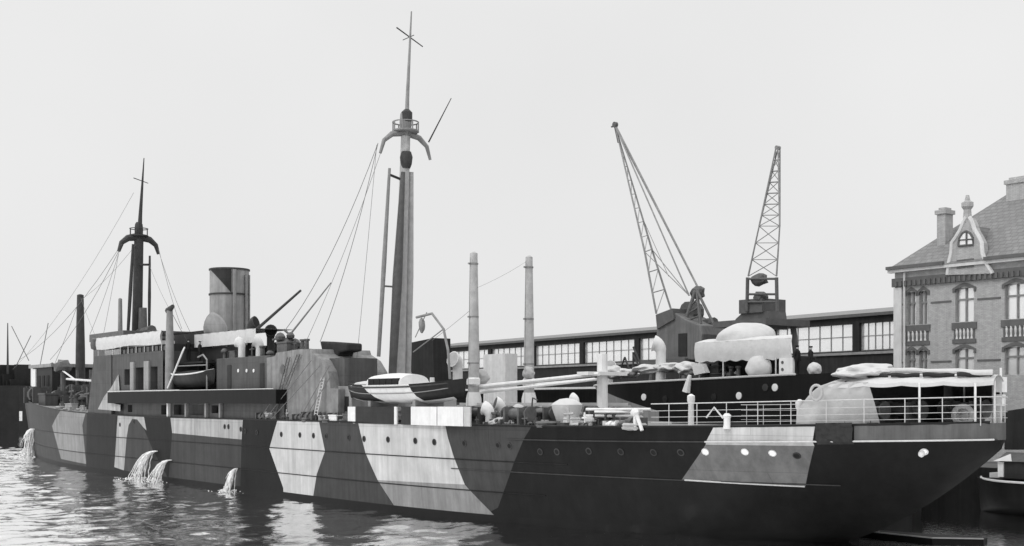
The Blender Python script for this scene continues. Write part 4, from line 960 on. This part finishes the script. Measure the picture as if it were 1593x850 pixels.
af.lathe(Q(1076, 486, TCN), [(.9, -.6), (.9, .6)], 12, (0, 1, 0)); af.blob(Q(1085, 456, TCN), (.7, .5, .6), .4, 2, 3); af.bar(Q(1098, 505, TCN), Q(1112, 503, TCN), .5)
af.build('a_frame', 'steel_dark', cr)

s1 = st(1184, TCN)
cr2 = thing('quay_crane', 'slimmer quay crane seen end on, its pale lattice jib pointing straight up', 'crane', (s1, TCN, QZ), 'cranes on the quay')
zc2 = Q(1184, 500, TCN)[2]; portal(cr2, s1, TCN, zc2, 'steel_dark')
MB().pxprism([(1144, 497), (1158, 484), (1196, 484), (1198, 497), (1198, 512), (1144, 512)], TCN + 1.2, 2.0).build('turntable', 'steel_dark', cr2)
fr = MB()
for tt in (1.5, -1.5):
    for x0, x1 in ((1162, 1163), (1209, 1208)): fr.bar(Q(x0, 485, TCN + tt), Q(x1, 432, TCN + tt), .14)
    for y in (434, 458, 470): fr.bar(Q(1162, y, TCN + tt), Q(1209, y, TCN + tt), .09)
fr.box(Q(1168, 478, TCN)[0], Q(1204, 478, TCN)[0], TCN - 1.4, TCN + 1.4, zc2 + .6, zc2 + 1.7); fr.blob(Q(1181, 435, TCN + 1), (.8, .5, .55), .4, 2, 4); fr.blob(Q(1183, 462, TCN + 1), (.7, .5, .45), .4, 2, 6)
fr.build('winch_frame', 'steel_dark', cr2)
j2 = MB(); w1 = [Q(1164, 430, TCN + 1), Q(1208, 430, TCN + 1), Q(1208, 430, TCN - 1), Q(1164, 430, TCN - 1)]; w2 = [Q(1181, 352, TCN + .9), Q(1213, 352, TCN + .9), Q(1213, 352, TCN - .9), Q(1181, 352, TCN - .9)]
tp = Q(1210, 232, TCN); w3 = [Vector(tp) + Vector((a, c, 0)) for a, c in ((-.12, .12), (.12, .12), (.12, -.12), (-.12, -.12))]
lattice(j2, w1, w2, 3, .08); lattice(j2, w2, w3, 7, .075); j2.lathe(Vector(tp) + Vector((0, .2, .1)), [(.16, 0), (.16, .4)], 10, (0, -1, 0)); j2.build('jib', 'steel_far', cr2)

# ================================================================ WAREHOUSE, its own direction
TW = R(31.8); dw = Vector((math.sin(TW), -math.cos(TW), 0)); nw = Vector((-math.cos(TW), -math.sin(TW), 0))
A0 = Vector(((1385 - 796.5) / FPX * 142.0, 142.0, 0))
def wx(px):  # distance along the warehouse from its right end for a photo column
    k = (px - 796.5) / FPX; return (k * A0.y - A0.x) / (dw.x - k * dw.y)
WROT = math.atan2(dw.y, dw.x)
class WB(MB):
    pass
def wbuild(mb, name, m, parent, **kw):
    me_o = mb.build(name, m, parent, **kw); return me_o
wh_o = bpy.data.objects.new('warehouse', None); C.objects.link(wh_o); wh_o.location = A0 + Vector((0, 0, QZ)); wh_o.rotation_euler = (0, 0, WROT); BASE[wh_o.name] = (0, 0, QZ)
tag(wh_o, 'long low warehouse with tall glazed windows above a dark wall, behind the cranes', 'warehouse')
U0, U1 = wx(632), wx(1420)
zr = 16.7; zw1 = 16.0; zw0 = 12.7
pil = [wx(x) for x in (701, 761, 827, 903, 990)]
step = (pil[-1] - pil[0]) / 4
print('WAREHOUSE', U0, U1, [round(p, 1) for p in pil], step)
bays = []; u = pil[0]
while u - step > U0: u -= step
start = u; k = 0
ops = []
while u < U1 - 2:
    ops.append((u + .55, min(u + step - .55, U1 - .5), zw0, zw1)); u += step
mb = MB(); wall_openings(mb, U0, U1, QZ, zr, 0, .5, ops)
mb.box(U0, U1, -24, -.7, QZ, zr - .05)
ww = mb.build('wall', 'tar_wall', wh_o)
MB().box(U0 - .4, U1, -24.5, .45, zr, zr + .35).build('roof_edge', 'steel_dark', wh_o)
mb = MB().prism([(U0 - .3, .4, zr + .36), (U0 - .3, -12, zr + 2.0), (U0 - .3, -24.4, zr + .36)], (U1 - U0, 0, 0)).build('roof', 'roof_slate', wh_o)
for a, c, z0, z1 in ops:
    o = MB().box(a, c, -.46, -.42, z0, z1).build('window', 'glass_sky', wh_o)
    mb = MB(); nn = 7
    for i in range(nn + 1): x = a + (c - a) * i / nn; mb.box(x - .045, x + .045, -.41, -.34, z0, z1)
    for zz in (z0 + .05, z0 + (z1 - z0) * .52, z1 - .05): mb.box(a, c, -.40, -.33, zz - .05, zz + .05)
    mb.build('glazing_bars', 'steel_far', o)
MB().box(U0, U1, .02, .25, zw0 - .45, zw0 - .15).build('string_course', 'steel_far', wh_o)
for i in range(14): a = U0 + 8 + i * 11.0; MB().box(a, a + 3.6, .0, .12, QZ, QZ + 4.2).build('loading_door', 'stone_dark', wh_o)
mb = MB().box(U0, U1 - 30, .3, 5.0, 8.6, 8.9).build('canopy', 'stone_pale', wh_o)
# little gabled shed left of the warehouse
sh = MB().pxprism([(640, 533), (674, 526), (676, 640), (640, 640)], -34, 2.5).build('brick_shed', 'tar_wall'); tag(sh, 'dark brick shed with sloping top just behind the mainmast', 'shed')
sh2_ = MB().pxprism([(752, 552), (786, 550), (786, 650), (752, 650)], -30, 1.6).build('pale_hut', 'stone_pale'); tag(sh2_, 'pale plastered hut on the quay between the two kingposts', 'hut')

# ================================================================ BRICK BUILDING
TB = -32.4
sc0 = st(1392, TB); sc1 = sc0 + 30
bb = thing('brick_building', 'brick harbour office with curved dormer gable, slate hip roof and tall chimneys', 'building', (sc0, TB, QZ))
def fz(py, px): return Q(px, py, TB)[2]
ev = fz(420, 1395)
rowsw = [(fz(505, 1427), fz(454, 1427)), (fz(586, 1427), fz(546, 1427)), (QZ + .9, QZ + 3.2)]
c1s = [(st(1411, TB), st(1425, TB)), (st(1430, TB), st(1443, TB))]; c2s = (st(1486, TB), st(1515, TB)); c3s = (st(1563, TB), st(1598, TB)); pitch = c3s[0] - c2s[0]
cols = c1s + [c2s, c3s, (c3s[0] + pitch, c3s[1] + pitch), (c3s[0] + 2 * pitch, c3s[1] + 2 * pitch)]
ops = [(a, c, z0, z1) for a, c in cols for z0, z1 in rowsw]
mb = MB(); wall_openings(mb, sc0, sc1, QZ, ev, TB, .35, ops); mb.box(sc0, sc1, TB - 15, TB - .6, QZ, ev - .01)
mb.build('wall', 'brick', bb)
for a, c, z0, z1 in ops:
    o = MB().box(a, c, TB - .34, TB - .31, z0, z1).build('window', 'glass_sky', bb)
    mb = MB().box(a, a + .09, TB - .30, TB - .2, z0, z1).box(c - .09, c, TB - .30, TB - .2, z0, z1).box((a + c) / 2 - .06, (a + c) / 2 + .06, TB - .3, TB - .2, z0, z1)
    zz = z0 + (z1 - z0) * .66; mb.box(a + .09, c - .09, TB - .29, TB - .19, zz - .07, zz + .07); mb.build('frame', 'spar_grey', o)
    MB().prism([(a - .2, TB + .06, z1 - .3), (a - .2, TB + .06, z1), (a + (c - a) * .25, TB + .06, z1 + .28), ((a + c) / 2, TB + .06, z1 + .38), (a + (c - a) * .75, TB + .06, z1 + .28), (c + .2, TB + .06, z1), (c + .2, TB + .06, z1 - .3), (c, TB + .06, z1 - .3), (c, TB + .06, z1 - .08), ((a + c) / 2, TB + .06, z1 + .12), (a, TB + .06, z1 - .08), (a, TB + .06, z1 - .3)], (0, -.2, 0)).build('arched_lintel', 'stone_dark', o)
for a, c in (((cols[0][0], cols[1][1]),) + tuple(cols[2:])):   # decorated spandrels between the floors
    zt_, zb_ = rowsw[0][0], rowsw[1][1]
    sp = MB().box(a - .25, c + .25, TB, TB + .09, zt_ - .55, zt_ - .05).box(a - .2, c + .2, TB, TB + .08, zb_ + .42, zb_ + .72).build('sill_band', 'stone_dark', bb)
    for i in range(5): x = a + (c - a) * (i + .5) / 5; MB().lathe((x, TB + .02, zb_ + .74), [(.1, 0), (.06, .2), (.1, .5), (.06, .8), (.1, zt_ - zb_ - 1.3)], 8).build('baluster', 'stone_pale', sp)
    MB().box(a - .1, c + .1, TB + .01, TB + .03, zb_ + .73, zt_ - .56).build('recess', 'stone_dark', sp)
MB().box(sc0 - .35, sc1, TB, TB + .45, ev - .25, ev).build('eaves', 'stone_pale', bb)
MB().box(sc0 - .15, sc1, TB, TB + .2, fz(441, 1395) - .3, fz(441, 1395) + .35).build('cornice', 'stone_dark', bb)
for i in range(70): a = sc0 + .2 + i * .42; MB().box(a, a + .18, TB + .2, TB + .32, fz(441, 1395) - .3, fz(441, 1395) + .1).build('dentil', 'stone_dark', bb) if i < 40 else None
for py in (473, 562): MB().box(sc0, sc1, TB, TB + .06, fz(py, 1450) - .07, fz(py, 1450) + .07).build('string_course', 'stone_dark', bb) if False else None
segs = [sc0] + [x for a, c in (((cols[0][0], cols[1][1]),) + tuple(cols[2:])) for x in (a - .3, c + .3)] + [sc1]
for zz in (fz(471, 1450), fz(563, 1450)):
    for a, c in zip(segs[::2], segs[1::2]): MB().box(a, c, TB, TB + .06, zz - .06, zz + .06).build('string_course', 'stone_dark', bb)
MB().box(sc0 - .02, sc0 + .7, TB, TB + .14, QZ, ev - 1.4).build('corner_quoin', 'stone_pale', bb)
MB().bar((sc0 + 1.0, TB + .2, QZ), (sc0 + 1.0, TB + .2, ev - .3), .08).build('drainpipe', 'stone_pale', bb)
pk = Q(1582, 293, TB - 7.5)
rf = MB(); e0, e1, r0_, r1_ = (sc0 - .4, TB + .5, ev), (sc1, TB + .5, ev), (pk[0], TB - 7.5, pk[2]), (sc1, TB - 7.5, pk[2]); b0, b1 = (sc0 - .4, TB - 15.5, ev), (sc1, TB - 15.5, ev)
V_ = [rf.v(p) for p in (e0, e1, r1_, r0_, b0, b1)]
rf.f([V_[0], V_[1], V_[2], V_[3]]); rf.f([V_[0], V_[3], V_[4]]); rf.f([V_[4], V_[5], V_[2], V_[3]]); rf.f([V_[1], V_[2], V_[5]]); rf.f([V_[0], V_[1], V_[5], V_[4]])
roofo = rf.build('roof', 'roof_slate', bb)
MB().box(sc0 - .4, st(1474, TB), TB + .4, TB + .62, ev - .02, ev + .22).box(st(1537, TB), sc1, TB + .4, TB + .62, ev - .02, ev + .22).build('gutter', 'stone_dark', roofo)
def chim(px, y0, y1, t, w_, m='brick'):
    s, _, z1 = Q(px, y0, t); z0 = Q(px, y1, t)[2]
    c = MB().box(s - w_, s + w_, t - .5, t + .5, z0 - 1.5, z1 - .5).box(s - w_ - .12, s + w_ + .12, t - .62, t + .62, z1 - .5, z1 - .2).box(s - w_ * .8, s + w_ * .8, t - .4, t + .4, z1 - .2, z1).build('chimney', m, roofo); return c
chim(1470, 324, 385, TB - 2.2, .36); chim(1586, 276, 320, TB - 6.5, .8)
# dormer gable with a curved outline and a pinnacle
g = [(1474, 428), (1476, 410), (1480, 394), (1481, 378), (1487, 370), (1494, 358), (1499, 346), (1503, 338), (1508, 338), (1512, 346), (1516, 358), (1522, 368), (1527, 378), (1528, 394), (1534, 410), (1544, 426)]
gb = MB().prism([Q(x, y, TB + .30) for x, y in g], (0, -.75, 0)); gab = gb.build('dormer_gable', 'brick', bb)
mb = MB().tube([Q(x, y, TB + .25) for x, y in g[:8]], .16, 6).tube([Q(x, y, TB + .25) for x, y in g[8:]], .16, 6); mb.build('coping', 'stone_pale', gab, smooth=True)
s, _, z = Q(1505, 340, TB); z2 = Q(1505, 304, TB)[2]
MB().lathe((s, TB, z - .3), [(.34, 0), (.26, (z2 - z) * .55), (.42, (z2 - z) * .68), (.42, (z2 - z) * .86), (.2, (z2 - z) * .95), (.12, z2 - z + .3)], 10).build('pinnacle', 'brick', gab)
aw_ = [Q(x, y, TB + .34) for x, y in [(1491, 383), (1492, 371), (1497, 363), (1503, 360), (1509, 363), (1513, 370), (1514, 381)]]; o = MB().prism(aw_, (0, -.04, 0)).build('window', 'glass_sky', gab)
MB().tube(aw_ + aw_[:1], .09, 6).bar(Q(1503, 360, TB + .4), Q(1503, 382, TB + .4), .05).bar(Q(1491, 374, TB + .4), Q(1514, 372, TB + .4), .05).build('frame', 'stone_dark', o)
MB().prism([Q(x, y, TB + .38) for x, y in ((1488, 405), (1514, 402), (1514, 415), (1488, 418))], (0, -.1, 0)).build('vent_louvre', 'stone_dark', gab)
MB().prism([(st(1482, TB), TB - .4, ev - .5), (st(1504, TB), TB - .4, fz(350, 1504)), (st(1528, TB), TB - .4, ev - .5)], (0, -5.5, 0)).build('dormer_roof', 'roof_slate', roofo)

# ================================================================ things at the right edge and far left
hut = MB().pxprism([(1562, 640), (1600, 634), (1640, 640), (1640, 700), (1562, 700)], -19.5 - 4, 3.5)
tag(hut.build('quay_hut', 'tar_wall', bevel=.05), 'dark timber hut on the quay beyond the stern awning', 'hut')
tL = -19.0
lc = thing('harbour_launch', 'dark harbour launch with a pale gunwale and cabin roof, moored behind the overhanging stern', 'motor boat', (st(1560, tL), tL, 0))
ls0, ls1 = Q(1503, 744, tL), Q(1640, 758, tL); gz = ls0[2]
mb = MB(); boat_hull(mb, ls0[0], ls1[0] + 3, tL - 1.6, -.4, gz + .3, 1.8, .15, 18, .04); mb.build('hull', 'camo_black', lc, smooth=True)
MB().tube([(ls0[0] + (ls1[0] + 3 - ls0[0]) * u, tL - 1.6 + 1.84 * max(0, 1 - abs(2 * u - 1) ** 2.6) ** .75, gz - .08 + (gz + .3) * .04 * abs(2 * u - 1) ** 3) for u in [i / 24 for i in range(25)]], .07).build('gunwale', 'rail_white', lc)
MB().prism([(ls0[0] + 1.0, tL - 2.6, gz + .05), (ls0[0] + 2.6, tL - 2.4, gz + .12), (ls0[0] + 2.6, tL - .5, gz + .12), (ls0[0] + 1.0, tL - .9, gz + .05)], (0, 0, .3)).build('foredeck', 'white_canvas', lc)
a = ls0[0] + 1.9; cbn = MB().box(a, a + 7, tL - 2.7, tL - .5, gz + .1, gz + 1.1).build('cabin', 'house_dark', lc)
MB().prism([(a - .2, tL - .35, gz + 1.1), (a - .2, tL - 1.6, gz + 1.6), (a - .2, tL - 2.85, gz + 1.1)], (7.4, 0, 0)).build('roof', 'house_grey', cbn)
MB().box(a - .06, a + .3, tL - .5, tL - .42, gz + .15, gz + 1.05).build('corner_post', 'white_paint', cbn)
MB().prism([(a - .25, tL - .33, gz + 1.1), (a + .5, tL - .9, gz + 1.52), (a + .9, tL - .33, gz + 1.12)], (0, .1, 0)).build('canvas_flap', 'white_canvas', cbn)

pt = thing('mooring_float', 'low dark float with a pale edge in the shadow under the stern', 'float', (135.5, -3.5, 0))
fp = [toship((px - 796.5) / FPX * y, y, .25) for px, y in ((1337, 62.0), (1400, 60.0), (1450, 58.6), (1530, 58.2), (1536, 59), (1345, 63))]
MB().prism([(p[0], p[1], -.4) for p in fp], (0, 0, .6)).build('deck', 'boot_black', pt)
MB().tube([(p[0], p[1], .24) for p in fp[:4]], .035, 5).build('edge_rope', 'spar_pale', pt)

# distant dark ship ahead of the bow
dk0 = toship(-118, 276, 0)
fs = thing('dark_ship', 'black hulled ship lying far off beyond the bow of the camouflaged ship', 'ship', dk0)
def fxy(px, y): return toship((px - 796.5) / FPX * y, y, 0)
def fz2(py, y): return CAMH - (py - HOR) / FPX * y
YF = 262.0
pa, pb = fxy(-90, YF), fxy(46, YF)
outl = [fxy(-90, YF), fxy(30, YF), fxy(50, YF + 5), fxy(40, YF + 10), fxy(-90, YF + 14)]
mb = MB(); zt_ = fz2(600, YF)
mb.prism([(p[0], p[1], -.5) for p in outl], (0, 0, zt_ + .5)); mb.build('hull', 'far_hull', fs)
mb = MB()
for i in range(26):
    px = -80 + i * 4.6; y = YF + 4 + random.uniform(0, 4); a = fxy(px, y); h = random.uniform(.4, 3.4) if i % 5 else 4.6
    mb.box(a[0] - random.uniform(.2, 1.0), a[0] + random.uniform(.2, 1.0), a[1] - 1.5, a[1] + 1.5, zt_ - .2, zt_ + h)
mb.build('superstructure', 'far_hull', fs)
for px, yt in ((-30, 430), (12, 500)): a = fxy(px, YF + 6); MB().bar((a[0], a[1], zt_), (a[0], a[1], fz2(yt, YF)), .3, .1).build('mast', 'spar_dark', fs)
a = fxy(33, YF - .4); MB().box(a[0] - .4, a[0] + .4, a[1] - .1, a[1] + .3, fz2(655, YF), fz2(640, YF)).build('porthole_cover', 'white_paint', fs)
mb = MB()
for x0, y0, x1, y1 in ((18, 505, 45, 560), (48, 520, 22, 575), (75, 500, 60, 580)):
    a, c = fxy(x0, YF + 6), fxy(x1, YF + 6); MB().bar((a[0], a[1], fz2(y0, YF)), (c[0], c[1], fz2(y1, YF)), .09).build('stay', 'wire_dark', fs)
mb.bm.free()
